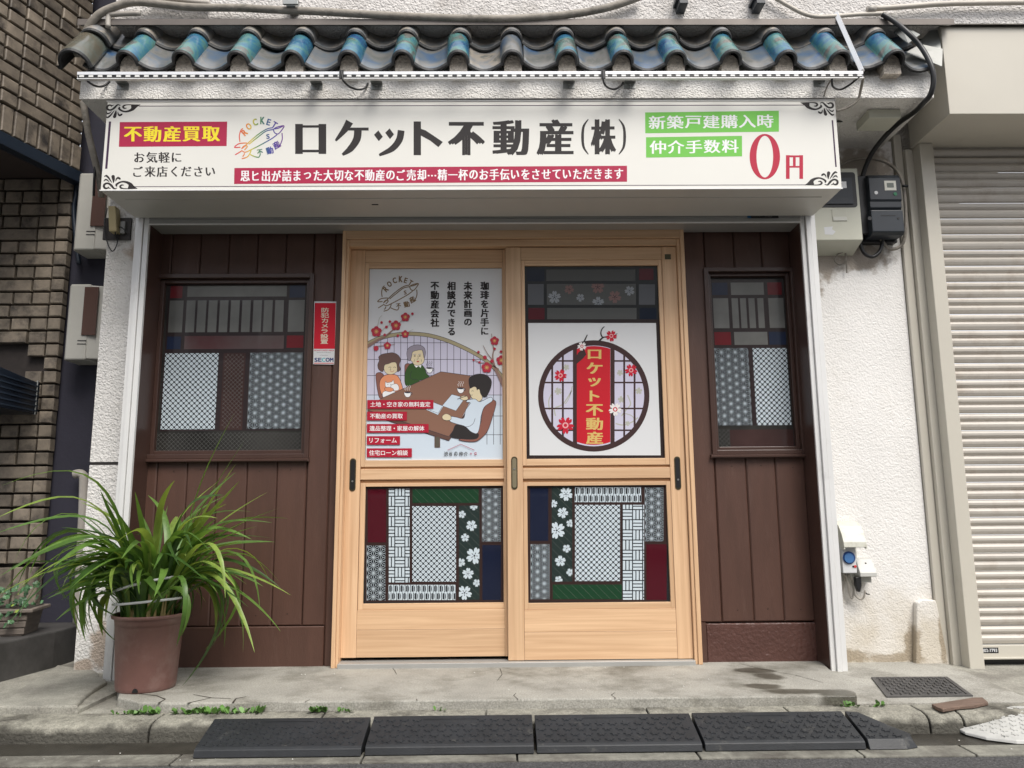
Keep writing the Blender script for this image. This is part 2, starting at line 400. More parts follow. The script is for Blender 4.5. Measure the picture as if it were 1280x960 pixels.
def stain(m, spots, c, rough, nscale=7, wob=.10, up=False):
    """spilt water: union of soft discs (x, y, rx, ry), edge broken by noise"""
    t = m.node_tree; N = t.nodes; L = t.links; b = N["Principled BSDF"]; src = b.inputs["Base Color"].links[0].from_socket
    tc = N.new("ShaderNodeTexCoord"); n = N.new("ShaderNodeTexNoise"); n.inputs["Scale"].default_value = nscale; n.inputs["Detail"].default_value = 6; L.new(tc.outputs["Object"], n.inputs["Vector"])
    cur = None
    for x, y, rx, ry in spots:
        mp = N.new("ShaderNodeMapping"); mp.inputs["Location"].default_value = (-x/rx, 0, -y/ry) if up else (-x/rx, -y/ry, 0); mp.inputs["Scale"].default_value = (1/rx, 0, 1/ry) if up else (1/rx, 1/ry, 0); L.new(tc.outputs["Object"], mp.inputs[0])
        ln = N.new("ShaderNodeVectorMath"); ln.operation = 'LENGTH'; L.new(mp.outputs[0], ln.inputs[0])
        if cur is None: cur = ln.outputs["Value"]
        else:
            mn = N.new("ShaderNodeMath"); mn.operation = 'SMOOTH_MIN'; mn.inputs[2].default_value = .3; L.new(cur, mn.inputs[0]); L.new(ln.outputs["Value"], mn.inputs[1]); cur = mn.outputs[0]
    ad = N.new("ShaderNodeMath"); ad.operation = 'MULTIPLY_ADD'; ad.inputs[1].default_value = 1.6; L.new(n.outputs[0], ad.inputs[0]); L.new(cur, ad.inputs[2])
    mr = N.new("ShaderNodeMapRange"); mr.inputs[1].default_value = 1.55; mr.inputs[2].default_value = 1.95; mr.inputs[3].default_value = 1; mr.inputs[4].default_value = 0; L.new(ad.outputs[0], mr.inputs[0])
    x_ = N.new("ShaderNodeMixRGB"); x_.blend_type = 'MULTIPLY'; x_.inputs[2].default_value = (*c, 1); L.new(mr.outputs[0], x_.inputs[0]); L.new(src, x_.inputs[1]); L.new(x_.outputs[0], b.inputs["Base Color"])
    r2 = N.new("ShaderNodeMapRange"); r2.inputs[3].default_value = .85; r2.inputs[4].default_value = rough; L.new(mr.outputs[0], r2.inputs[0])
    if rough < .84: L.new(r2.outputs[0], b.inputs["Roughness"])
sp_ = [PZ(x, y, 0) + r for x, y, r in ((945,838,(.09,.05)),(962,846,(.06,.07)),(955,858,(.08,.05)),(1005,864,(.16,.045)),(1050,868,(.09,.05)))]
stain(CONC_S, sp_, (.36,.35,.32), .42)
stain(STUCCO_R, [(1.60,1.93,.12,.10),(1.80,1.95,.16,.08),(1.56,1.80,.05,.10),(1.85,2.4,.2,.15),(1.62,2.42,.12,.12)], (.50,.45,.40), .85, 26, up=True)
stain(STUCCO_R, [(1.90,.06,.035,.10),(1.60,.02,.12,.03),(1.80,.01,.15,.02),(2.03,.12,.02,.12)], (.60,.55,.48), .85, 22, up=True)
stain(STUCCO, [(-1.86,.10,.05,.10),(-1.93,.01,.05,.03),(-1.82,2.0,.06,.06)], (.62,.53,.46), .85, 16, up=True)
for m_ in (CONC_S, CONC, CONC2, KERB): speckle(m_, .22, 170)
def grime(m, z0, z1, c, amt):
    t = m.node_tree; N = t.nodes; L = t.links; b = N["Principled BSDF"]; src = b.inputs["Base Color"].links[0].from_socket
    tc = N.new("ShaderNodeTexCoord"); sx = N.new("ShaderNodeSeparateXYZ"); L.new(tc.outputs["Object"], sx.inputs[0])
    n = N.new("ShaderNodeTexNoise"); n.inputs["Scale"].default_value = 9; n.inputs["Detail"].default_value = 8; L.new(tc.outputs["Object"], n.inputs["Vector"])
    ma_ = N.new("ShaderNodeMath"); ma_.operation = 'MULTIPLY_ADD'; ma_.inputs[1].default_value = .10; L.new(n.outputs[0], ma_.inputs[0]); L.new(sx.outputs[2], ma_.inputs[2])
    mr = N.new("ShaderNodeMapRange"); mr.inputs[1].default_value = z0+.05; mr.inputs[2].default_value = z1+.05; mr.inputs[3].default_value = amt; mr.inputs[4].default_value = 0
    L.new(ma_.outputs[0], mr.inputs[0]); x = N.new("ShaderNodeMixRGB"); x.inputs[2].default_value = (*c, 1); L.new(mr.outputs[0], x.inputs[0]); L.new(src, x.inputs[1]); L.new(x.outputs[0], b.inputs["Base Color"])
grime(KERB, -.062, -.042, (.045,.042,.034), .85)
GUTTER = mat("gutter_concrete", (.20,.195,.165), .8, var=.3, vs=16, vdetail=8, bump=.8, bs=120, bdist=.004, dirt=(.09,.083,.07), ds=5, dlo=.45, dhi=.65)
WETG = mat("damp_gutter_silt", (.035,.032,.026), .35, var=.4, vs=14, vdetail=8, bump=.6, bs=150, bdist=.003)
ASPH = mat("asphalt", (.060,.059,.060), .85, var=.6, vs=150, vdetail=2, bump=1, bs=150, bdist=.008, dirt=(.16,.155,.15), ds=110, dlo=.60, dhi=.64)
RUBBER = mat("black_rubber", (.018,.020,.023), .5, var=.25, vs=10, bump=.4, bs=200, bdist=.0015, dirt=(.085,.083,.075), ds=16, dlo=.60, dhi=.74)
CREAM = mat("cream_steel", (.53,.50,.43), .42, var=.03, vs=2, dirt=(.40,.37,.31), ds=3, dlo=.6, dhi=.85)
SLAT = mat("shutter_slat_paint", (.51,.475,.425), .38, var=.08, vs=3, dirt=(.38,.33,.28), ds=6, dlo=.52, dhi=.75, rnd=.05)
CREAMB = mat("cream_box_plastic", (.55,.55,.46), .4, var=.04, vs=5)
BLACK = mat("black_plastic", (.012,.012,.013), .4)
DARKP = mat("dark_blue_grey_plastic", (.022,.028,.036), .38, var=.1)
HOSE = mat("grey_hose_tape", (.27,.245,.21), .75, var=.25, vs=18, bump=.5, bs=60, dirt=(.12,.11,.09), ds=8, dlo=.55, dhi=.7)
PIPEW = mat("beige_pipe", (.50,.46,.40), .5, var=.08)
PIPEG = mat("grey_pvc", (.40,.37,.33), .5, var=.1)
GALV = mat("galvanised_sheet", (.30,.31,.30), .4, .6, var=.15, vs=6)
DARKWOOD = mat("dark_painted_wood", (.035,.03,.028), .6, var=.2)
NAVYW = mat("dark_blue_wall", (.026,.025,.040), .75, var=.1, bump=.3, bs=40)
NAVYB = mat("dark_blue_beam", (.012,.020,.034), .35, var=.1)
MORTAR = mat("dark_mortar", (.030,.024,.022), .9, var=.2, vs=30)
BRICK = mat("brown_glazed_brick", (.19,.158,.122), .6, var=.38, vs=11, vdetail=8, rnd=.22, bump=.45, bs=40, bdist=.003, dirt=(.030,.025,.022), ds=7, dlo=.50, dhi=.68)
mk = lambda n, c, r=.55, **k: mat(n, c, r, spec=.25, **k)
I_BLACK = mk("ink_black", (.028,.024,.024)); I_PURP = mk("ink_aubergine", (.055,.028,.062)); I_MAR = mk("ink_maroon", (.40,.024,.070))
I_YEL = mk("ink_yellow", (.86,.72,.04)); I_GRN = mk("ink_green", (.17,.52,.085)); I_WHT = mk("ink_white", (.82,.82,.82)); I_CRIM = mk("ink_crimson", (.45,.022,.055))
I_RED = mk("ink_red", (.50,.010,.022)); I_DARK = mk("ink_line", (.03,.025,.04)); I_BROWN = mk("ink_dark_brown", (.045,.022,.022))
I_GOLD = mk("ink_gold", (.62,.44,.14)); I_LAV = mk("ink_lavender", (.56,.54,.66)); I_PALE = mk("ink_pale_blue", (.58,.66,.74)); I_OLIVE = mk("ink_olive", (.38,.33,.20))
I_TAB = mk("ink_table_brown", (.24,.125,.085)); I_TABD = mk("ink_table_edge", (.12,.062,.048)); I_CHAIR = mk("ink_chair", (.24,.10,.075)); I_SKIN = mk("ink_skin", (.68,.58,.38))
I_HAIRB = mk("ink_brown_hair", (.13,.075,.065)); I_HAIRG = mk("ink_grey_hair", (.28,.25,.30)); I_ORG = mk("ink_orange", (.72,.28,.14)); I_GREEN2 = mk("ink_jumper_green", (.035,.085,.02))
I_FLOW = mk("ink_blossom_red", (.42,.03,.055)); I_BRANCH = mk("ink_branch", (.27,.17,.14)); I_LOGO = mk("ink_bronze", (.20,.125,.055)); I_GREYT = mk("ink_grey_twig", (.42,.42,.36))

# ------------------------------------------------------------------ ground
def struct(o): o["kind"] = "structure"; return o
b = MB(); b.box(-60, 60, -60, -1.046, -.25, -.1035, ASPH); struct(b.build("road"))
b = MB(); b.box(-30, 30, -1.046, 12, -.6, -.12, CONC2); struct(b.build("ground"))
b = MB(); b.prism([(-.795,-.10),(-.94,-.0985),(-.94,-.13),(-.795,-.13)], 'x', -12, 12, WETG)
gut = struct(b.build("gutter"))
gx = [-12,-5.1,-4.2,-3.3,-2.4,-1.72,-1.09,-.47,.04,.64,1.18,1.55,2.1,2.75,3.6,4.8,12]
for a, c in zip(gx, gx[1:]):
    o = MB().box(a+.003, c-.003, -1.044, -.941, -.13, -.0965+random.uniform(-.0008,.0008), GUTTER).build("gutter_block", gut, bevel=.004)
kx = [-12,-6,-4,-3.1,-2.5,-1.9,-1.27,-.67,-.07,.53,1.05,1.535,1.66,2.26,2.86,3.6,5,12]
pv = MB().box(-12, 12, -.66, .4, -.3, -.0365, CONC2).build("pavement"); struct(pv)
kerb = None
prof = [(-.655,-.2),(-.655,-.034),(-.745,-.036),(-.775,-.042),(-.79,-.052),(-.797,-.066),(-.80,-.10),(-.80,-.2)]
for a, c in zip(kx, kx[1:]):
    b = MB(); k = max(1, int((c-a)/.05)); g = .0035
    for i in range(k):    # slightly wavering front so the stone is not machine straight
        pass
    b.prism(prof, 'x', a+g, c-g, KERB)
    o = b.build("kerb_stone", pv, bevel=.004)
# doorstep slab with a rough front edge
def rough_poly(pts, step, amp, seed):
    r = random.Random(seed); out = []
    for i in range(len(pts)-1):
        a, c = pts[i], pts[(i+1) % len(pts)]; L = math.hypot(c[0]-a[0], c[1]-a[1]); n = max(1, int(L/step))
        for j in range(n):
            t = j/n; out.append((a[0]+(c[0]-a[0])*t + (r.uniform(-amp, amp) if j else 0), a[1]+(c[1]-a[1])*t + (r.uniform(-amp, amp) if j else 0)))
    out.append(pts[-1]); return out
slab = rough_poly([(-1.46,.3),(-1.655,-.10),(-1.57,-.42),(-1.50,-.56),(-1.38,-.645),(-1.26,-.655)], .07, .008, 3) + \
       rough_poly([(-1.255,-.655),(-.9,-.659)], .09, .003, 4) + rough_poly([(-.9,-.659),(.6,-.655),(1.33,-.652)], .12, .0022, 5) + \
       rough_poly([(1.34,-.652),(1.36,-.60),(1.42,-.3),(1.46,-.05),(1.47,.3)], .1, .004, 6)
b = MB(); b.prism(slab, 'z', -.08, 0, CONC_S); step = struct(b.build("doorstep_slab", bevel=.006))
# cracks along the broken left front edge (thin flat strips in soil colour)
SOIL = mat("soil_in_gaps", (.035,.028,.02), .95, var=.3, vs=40)
b = MB()
for pts in ([(-1.02,-.662),(-1.03,-.60),(-1.00,-.57)], [(-1.19,-.663),(-1.13,-.585),(-1.22,-.53)], [(-1.13,-.585),(-1.05,-.60)], [(-.52,-.02),(-.49,-.12),(-.47,-.2)], [(.05,-.66),(.035,-.60),(.045,-.56)], [(-.75,-.66),(-.74,-.63)], [(-.33,-.66),(-.335,-.635)], [(.42,-.66),(.41,-.61),(.43,-.57)], [(-.02,-.1),(-.01,-.22),(-.03,-.34)], [(-1.3,-.66),(-1.30,-.60),(-1.36,-.54),(-1.46,-.50)], [(1.08,-.05),(1.16,-.20),(1.24,-.30),(1.30,-.44)]):
    p = [Vector((x, y, .0006)) for x, y in pts]
    for q in range(len(p)-1):
        d = (p[q+1]-p[q]).normalized(); n_ = Vector((-d.y, d.x, 0))*(.0042 if pts[0][0] < -1.0 else .0019)
        b.add([p[q]-n_, p[q+1]-n_*.6, p[q+1]+n_*.6, p[q]+n_], [(0,1,2,3)], SOIL)
b.build("crack", step)
# older broken slab at the left and sloping concrete at the right
lp = [PZ(x, y, -.008) for x, y in [(-6,892),(12,872),(30,858),(48,846),(62,838),(72,831),(104,836),(118,838),(134,852),(112,866),(96,880),(82,893)]]
lp = rough_poly([p for p in lp if p[1] > -.65] + [(-1.60,-.654),(-1.98,-.654)], .05, .006, 9)
b = MB(); b.prism(lp[::-1], 'z', -.1, -.006, CONC2); struct(b.build("old_slab", bevel=.008))
b = MB(); b.box(-9, -1.60, -.652, .43, -.1, -.022, CONC2); struct(b.build("side_paving"))
b = MB()
b.add([(1.34,-.652,-.032),(2.03,-.652,-.032),(2.03,.3,.002),(1.475,.3,.002),(1.44,0,-.0087),(1.34,-.652,-.2),(2.03,-.652,-.2)], [(0,1,2,3,4),(5,6,1,0)], CONC)
b.add([(2.036,-.652,-.034),(6,-.652,-.034),(6,.3,-.008),(2.036,.3,-.008)], [(0,1,2,3)], CONC2)
struct(b.build("sloping_apron"))
# ------------------------------------------------------------------ the shop building
shop = thing("shop_building", (0,0,0), "two storey white roughcast shop with brown boarded front and a tiled pent roof", "building")
MB().box(-1.978, -1.765, 0, .5, -.03, .93, STUCCO).build("wall", shop)
MB().box(-1.978, -1.765, .006, .5, .93, .945, DARKWOOD).build("wall_joint", shop)
MB().box(-1.978, -1.765, 0, .5, .945, 2.57, STUCCO).build("wall", shop)
MB().box(1.505, 2.018, 0, .5, -.03, 2.57, STUCCO_R).build("wall", shop)
p = [(1.895,-.02),(1.925,.262),(1.95,.275),(2.015,.272),(2.02,.25),(2.05,-.02)]
MB().prism(p, 'y', -.035, .0, STUCCO_R).build("wall_buttress", shop, bevel=.006)
MB().box(-1.87, 2.11, .5, .6, -.03, 6, STUCCO_UP).build("wall", shop)
MB().box(-1.80, 2.6, -.42, .5, 2.955, 6.2, STUCCO_UP).build("upper_wall", shop)
MB().box(-1.765, 1.505, .03, .5, 2.11, 2.57, DARKWOOD).build("lintel_board", shop)
# eave box of plaster and its roof deck
b = MB(); b.prism([(-.500,2.5320),(-.500,2.641),(-.28,2.945),(.5,2.95),(.5,2.5345),(-.495,2.5345)], 'x', -1.886, 1.962, STUCCO_FA)
b.build("eave_box", shop, bevel=.004)
MB().box(-1.88, 2.12, -.30, -.285, 2.951, 3.02, BLACK).build("backing_board", shop)  # black strip stands in for the deep shade under the flashing
# flashing
b = MB(); b.box(-1.95, 2.12, -.452, -.42, 2.942, 2.956, GALV); b.box(-1.95, 2.12, -.455, -.452, 2.926, 2.956, mat("flashing_brown", (.16,.14,.125), .5, .3, var=.2, vs=4))
b.build("flashing", shop)
# facade: boards, posts, plinths
def vboard(x0, x1, z0, z1, y=0.0, nm="board", m=None, ch=.006):
    return MB().chbox(x0+.0008, x1-.0008, y, y+.03, z0, z1, ch, m or BROWN).build(nm, shop)
LX = [-1.765,-1.655,-1.513,-1.370,-1.227,-1.084,-.942]
RX = [1.020,1.172,1.314,1.458,1.506]
MB().box(-1.765, -.79, .032, .10, 0, 2.12, DARKWOOD).build("backing_board", shop)
MB().box(.90, 1.506, .032, .10, 0, 2.12, DARKWOOD).build("backing_board", shop)
for a, c in zip(LX, LX[1:]):
    vboard(a, c, .180, .958); vboard(a, c, 1.872, 2.12, .006)
vboard(-.940, -.833, .180, 2.12, -.004, "post"); vboard(-.833, -.7885, -.01, 2.12, -.008, "post")
vboard(-1.765, -1.715, .958, 1.872, .004)
for a, c in zip(RX, RX[1:]):
    vboard(a, c, .178, .958); vboard(a, c, 1.895, 2.12, .006)
vboard(.906, 1.018, .178, 2.12, -.006, "post"); vboard(1.468, 1.506, .178, 1.895, .002, "post")
MB().chbox(-1.765, -.835, -.006, .03, -.02, .178, .004, BROWN).build("plinth", shop)
MB().box(.906, .940, -.010, .03, -.02, .178, BROWN).build("post", shop)
MB().chbox(.941, 1.462, -.004, .03, -.02, .172, .005, BROWN_P).build("plinth", shop)
MB().box(1.463, 1.506, -.008, .03, -.02, .178, BROWN).build("post", shop)
MB().box(-1.7045, -1.6995, -.140, .03, -.01, 2.08, BROWN_F).build("jamb_lining", shop); MB().box(1.4535, 1.4585, -.140, .03, -.01, 2.08, BROWN_F).build("jamb_lining", shop)

NAIL = mat("painted_nail_head", (.05,.03,.022), .35, .3)
_nm = None
for a, c in list(zip(LX, LX[1:]))+list(zip(RX, RX[1:])):
    if c-a < .08: continue
    for z in (.235, .90):
        X_ = (a+c)/2+random.uniform(-.012,.012)
        if _nm is None: o = MB().prism([(.0035*math.cos(t_), .0035*math.sin(t_)) for t_ in [math.pi*i/4 for i in range(8)]], 'y', -.0012, .0005, NAIL).build("nail_head", shop); _nm = o.data
        else: o = link(_nm, "nail_head", shop)
        o.location = (X_, 0, z+random.uniform(-.008,.008))

# windows: stepped brown frame, wired glass, printed film
I_LEAD = mk("film_lead", (.026,.017,.018), .25); F_RED = mk("film_red", (.15,.008,.014), .2, coat=.4); F_PINK = mk("film_frosted_red_reflection", (.115,.095,.092), .3, coat=.4, vs=3, col2=(.085,.030,.032), var=.1); F_REDB = mk("film_red_brown_reflection", (.045,.022,.020), .2, var=.3, vs=3, coat=.4); F_NAVY = mk("film_navy", (.012,.022,.055), .25)  # the two reddish films carry reflections and dim interior in their colour
F_GREY = mk("film_frosted", (.16,.162,.152), .3, var=.35, vs=2.2, coat=.4); F_WHITE = mk("film_white", (.54,.62,.67), .4, coat=.25); F_GREEN = mk("film_green", (.008,.045,.018), .25)
F_BLK = mk("film_black", (.012,.014,.018), .2); F_WIRE = mk("glass_wire", (.17,.17,.16), .4); F_MAR = mk("film_maroon", (.065,.003,.009), .22); F_NAV2 = mk("film_dark_navy", (.008,.012,.032), .15)
for _n, _m in list(MATS.items()):
    if _n.startswith("film_") or _n.startswith("dark_glass"):
        _b = _m.node_tree.nodes["Principled BSDF"]; _b.inputs["Coat Weight"].default_value = .8; _b.inputs["Coat Roughness"].default_value = .04
def frame(nm, parent, x0, x1, z0, z1, wd, y0, y1, m, mh=None):
    mh = mh or m; b = MB()
    b.box(x0, x0+wd, y0, y1, z0, z1, m); b.box(x1-wd, x1, y0, y1, z0, z1, m)
    b.box(x0+wd, x1-wd, y0+.0008, y1, z0, z0+wd, mh); b.box(x0+wd, x1-wd, y0+.0008, y1, z1-wd, z1, mh)
    return b.build(nm, parent, bevel=.0022)
def lattice(ink, x0, y0, x1, y1, pitch, m, dot=None, k=.325):
    r = (x0, y0, x1, y1); j = 0; y = y0
    ny = int((y1-y0)/pitch*2)+2; nx = int((x1-x0)/pitch)+2
    for j in range(ny+1):
        for i in range(nx+1):
            cx = x0+i*pitch+(pitch/2 if j % 2 else 0); cy = y0+j*pitch/2
            s_ = pitch*k; c_ = s_*.26
            ink.poly([(cx-s_,cy-c_),(cx-s_,cy+c_),(cx-c_,cy+s_),(cx+c_,cy+s_),(cx+s_,cy+c_),(cx+s_,cy-c_),(cx+c_,cy-s_),(cx-c_,cy-s_)], m, r)
    if dot:
        ink.up()
        for j in range(ny+1):
            for i in range(nx+1):
                cx = x0+i*pitch+(pitch/2 if j % 2 else 0); cy = y0+j*pitch/2; d = pitch*.07
                ink.poly([(cx-d,cy),(cx,cy+d),(cx+d,cy),(cx,cy-d)], dot, r)
        ink.L -= 1
def asanoha(ink, x0, y0, x1, y1, a, lw, m):
    """hemp-leaf pattern: triangles with their centroids joined to the corners"""
    r = (x0, y0, x1, y1); h = a*math.sqrt(3)/2
    def ln(p, q, w_=lw):
        dx, dy = q[0]-p[0], q[1]-p[1]; l = math.hypot(dx, dy); p = (p[0]+dx/l*a*.07, p[1]+dy/l*a*.07); l *= 1; nx, ny = -dy/l*w_/2, dx/l*w_/2
        # tapered: wider at the star centre p
        ink.poly([(p[0]+nx*.95,p[1]+ny*.95),(q[0]+nx*.95,q[1]+ny*.95),(q[0]-nx*.95,q[1]-ny*.95),(p[0]-nx*.95,p[1]-ny*.95)], m, r)
    i0 = -1
    for i in range(i0, int((x1-x0)/h)+2):
        for j in range(-1, int((y1-y0)/a)+2):
            p = (x0+i*h, y0+j*a+(a/2 if i % 2 else 0))
            for k in range(6):
                an = math.pi/6+k*math.pi/3; c = (p[0]+a/math.sqrt(3)*math.cos(k*math.pi/3), p[1]+a/math.sqrt(3)*math.sin(k*math.pi/3))
                ln(p, c)
                if k < 3:
                    q = (p[0]+a*math.cos(an), p[1]+a*math.sin(an)); mid = ((p[0]+q[0])/2, (p[1]+q[1])/2); ln(p, mid); ln(q, mid)
    ink.up()
    for i in range(i0, int((x1-x0)/h)+2):
        for j in range(-1, int((y1-y0)/a)+2):
            p = (x0+i*h, y0+j*a+(a/2 if i % 2 else 0)); s_ = a*.055
            ink.poly([(p[0]+s_*math.cos(t*math.pi/3), p[1]+s_*math.sin(t*math.pi/3)) for t in range(6)], m, r)
    ink.L -= 1
def wires(ink, x0, y0, x1, y1, p, lw, m, both=False, slope=1.0):
    r = (x0, y0, x1, y1); H = (y1-y0)*slope
    for sg in ((1, -1) if both else (1,)):
        x = x0-H-p
        while x < x1+H+p:
            a, c = ((x, y0), (x+H, y1)) if sg > 0 else ((x+H, y0), (x, y1))
            ink.poly([(a[0]-lw/2,a[1]),(a[0]+lw/2,a[1]),(c[0]+lw/2,c[1]),(c[0]-lw/2,c[1])], m, r); x += p
        ink.up()
    return ink

def make_window(gx0, gx1, gz0, gz1, ox0, ox1, oz0, oz1, rows, lab):
    wn = MB(); wn.box(ox0, ox1, .056, .062, oz0, oz1, DARKWOOD); wo = wn.build("window", shop)
    frame("window_frame", wo, ox0, ox1, oz0, oz1, .022, -.022, .030, BROWN_F)
    frame("window_frame", wo, ox0+.0225, ox1-.0225, oz0+.0225, oz1-.0225, max(.012,(gx0-ox0)-.0225), .004, .05, BROWN_F)
    MB().chbox(ox0-.010, ox1+.004, -.030, .0, oz0-.016, oz0-.0005, .004, BROWN_F).build("window_sill", wo)
    MB().box(gx0-.001, gx1+.001, .030, .034, gz0-.001, gz1+.001, GLASSW).build("pane", wo)
    W, H = gx1-gx0, gz1-gz0
    fn = lambda x, y: (gx0+x*W, gz1-y*H)
    asp = W/H
    ink = Ink(lambda x, y: (gx0+x*W, gz1-y*W), .0292)     # isotropic units: x in 0..1, y in 0..H/W
    K = H/W
    rows(ink, K, wo)
    return wo
def px_row(vals): return vals
def film(nm, wo, Y, fn, draw, **kw):
    ink = Ink(fn, Y); draw(ink); return ink.build(nm, wo, **kw)

def win_generic(gx0, gx1, gz0, gz1, ox0, ox1, oz0, oz1, spec):
    def rows(_, K, wo):
        W, H = gx1-gx0, gz1-gz0
        fn = lambda x, y: (gx0+x*W, gz1-y*H)
        film("lead_print", wo, .0295, fn, lambda k: k.rect(.015, .0, .99, .865, I_LEAD))
        for (x0, y0, x1, y1, m) in spec["panes"]:
            film("film_panel", wo, .0292, fn, lambda k: k.rect(x0, y0, x1, y1, m))
        f2 = lambda x, y: (gx0+x, gz1-y)
        for (kind, x0, y0, x1, y1) in spec["pats"]:
            def dr(k):
                k.rect(x0*W, y0*H, x1*W, y1*H, F_BLK); k.up()
                if kind == 'lat': lattice(k, x0*W, y0*H, x1*W, y1*H, .0262, F_WHITE, F_BLK)
                else: asanoha(k, x0*W, y0*H, x1*W, y1*H, .0398, .0014, F_WHITE)
            film("lattice_film" if kind == 'lat' else "hemp_leaf_film", wo, .0292, f2, dr)
        def dw(k):
            for (x0, y0, x1, y1) in spec["wires"]: wires(k, x0*W, y0*H, x1*W, y1*H, .021, .0011, F_WIRE, True)
        film("wire_mesh", wo, .0288, f2, dw, kind="stuff")
    return make_window(gx0, gx1, gz0, gz1, ox0, ox1, oz0, oz1, rows, "")
G = F_GREY
barsL = [(.150,.212),(.228,.290),(.306,.368),(.385,.445),(.463,.525),(.543,.603),(.622,.682),(.698,.758),(.776,.838)]
specL = dict(panes=[(.03,.012,.115,.085,F_RED),(.15,.012,.855,.078,G),(.875,.012,.985,.085,F_NAVY),
                    (.03,.100,.128,.290,G),(.872,.100,.985,.290,G),
                    (.430,.414,.585,.860,F_REDB),(.028,.315,.125,.390,F_NAVY),(.150,.312,.848,.390,F_PINK),(.868,.312,.985,.385,F_RED)] + [(a,.100,c,.290,G) for a, c in barsL],
             pats=[('lat',.022,.414,.395,.855),('asa',.618,.414,.985,.855)], wires=[(.44,.42,.575,.85),(.0,.875,1,1)])
win_generic(-1.680, -.977, .978, 1.833, -1.722, -.932, .955, 1.871, specL)
specR = dict(panes=[(.03,.02,.24,.095,F_NAVY),(.285,.02,.73,.095,G),(.78,.02,.97,.095,F_RED),
                    (.035,.115,.24,.295,G),(.78,.115,.985,.295,G),
                    (.17,.89,1,1,F_REDB),(.03,.318,.25,.395,F_RED),(.295,.318,.74,.395,G),(.76,.318,.985,.395,F_NAVY)] + [(a,.115,c,.295,G) for a, c in [(.285,.372),(.400,.480),(.512,.596),(.632,.715)]],
             pats=[('asa',.02,.415,.47,.865),('lat',.53,.415,.985,.865)], wires=[(.0,.885,.17,1)])
win_generic(1.047, 1.422, .988, 1.845, 1.008, 1.465, .958, 1.893, specR)

# cypress door frame (fixed) with its head and jambs
b = MB(); b.box(-.788, -.770, -.060, .045, .0, 2.084, WOODV); b.box(-.7695, -.757, -.052, .045, .0, 2.032, WOODV); b.build("door_jamb", shop, bevel=.002)
b = MB(); b.box(.871, .886, -.052, .045, .0, 2.032, WOODV); b.box(.8865, .906, -.060, .045, .0, 2.084, WOODV); b.build("door_jamb", shop, bevel=.002)
b = MB(); b.box(-.7695, .886, -.0595, .045, 2.034, 2.083, WOODH); b.box(-.757, .871, -.048, .045, 1.999, 2.0325, WOODH); b.build("door_head", shop, bevel=.002)
MB().box(-.757, .871, -.070, .045, -.002, .020, ALU_G).build("door_sill", shop, bevel=.002)
MB().box(-.757, .871, .07, .09, .02, 1.999, BLACK).build("backing_board", shop)

# ------------------------------------------------------------------ pantiles of the pent roof
TH = math.radians(54); cT, sT = math.cos(TH), math.sin(TH)
def tile_mat(name, c0, c1, c2, rough, coat, sc=9):
    m = mat(name, c0, rough, coat=coat); t = m.node_tree; N = t.nodes; L = t.links; b = N["Principled BSDF"]
    tc = N.new("ShaderNodeTexCoord"); oi = N.new("ShaderNodeObjectInfo"); s_ = N.new("ShaderNodeVectorMath"); s_.operation = 'SCALE'; s_.inputs[0].default_value = (9, 4, 6)
    ad = N.new("ShaderNodeVectorMath"); ad.operation = 'ADD'; L.new(oi.outputs["Random"], s_.inputs["Scale"]); L.new(tc.outputs["Object"], ad.inputs[0]); L.new(s_.outputs[0], ad.inputs[1])
    n = N.new("ShaderNodeTexNoise"); n.inputs["Scale"].default_value = sc; n.inputs["Detail"].default_value = 6; n.inputs["Roughness"].default_value = .62; n.inputs["Distortion"].default_value = 1.0
    L.new(ad.outputs[0], n.inputs["Vector"])
    r = N.new("ShaderNodeValToRGB"); e = r.color_ramp.elements; e[0].position = .30; e[1].position = .70; e[0].color = (*c0, 1); e[1].color = (.17,.15,.125, 1)
    k = e.new(.46); k.color = (*c1, 1); k = e.new(.57); k.color = (*c2, 1); k = e.new(.63); k.color = (.11,.12,.115, 1); L.new(n.outputs[0], r.inputs[0]); L.new(r.outputs[0], b.inputs["Base Color"])
    bm = N.new("ShaderNodeBump"); bm.inputs["Strength"].default_value = .3; bm.inputs["Distance"].default_value = .003; L.new(n.outputs[0], bm.inputs["Height"]); L.new(bm.outputs[0], b.inputs["Normal"])
    return m
T_BLUE = tile_mat("teal_glazed_tile", (.022,.070,.18), (.040,.150,.24), (.09,.22,.20), .25, .6, 7)
T_TEAL = tile_mat("faded_teal_tile", (.03,.09,.20), (.11,.135,.16), (.17,.165,.155), .3, .4, 6)
T_GREY = tile_mat("weathered_grey_tile", (.12,.14,.15), (.20,.20,.20), (.29,.255,.21), .33, .35)
T_EDGE = mat("tile_edge_dark", (.022,.023,.024), .6, var=.3, vs=20)
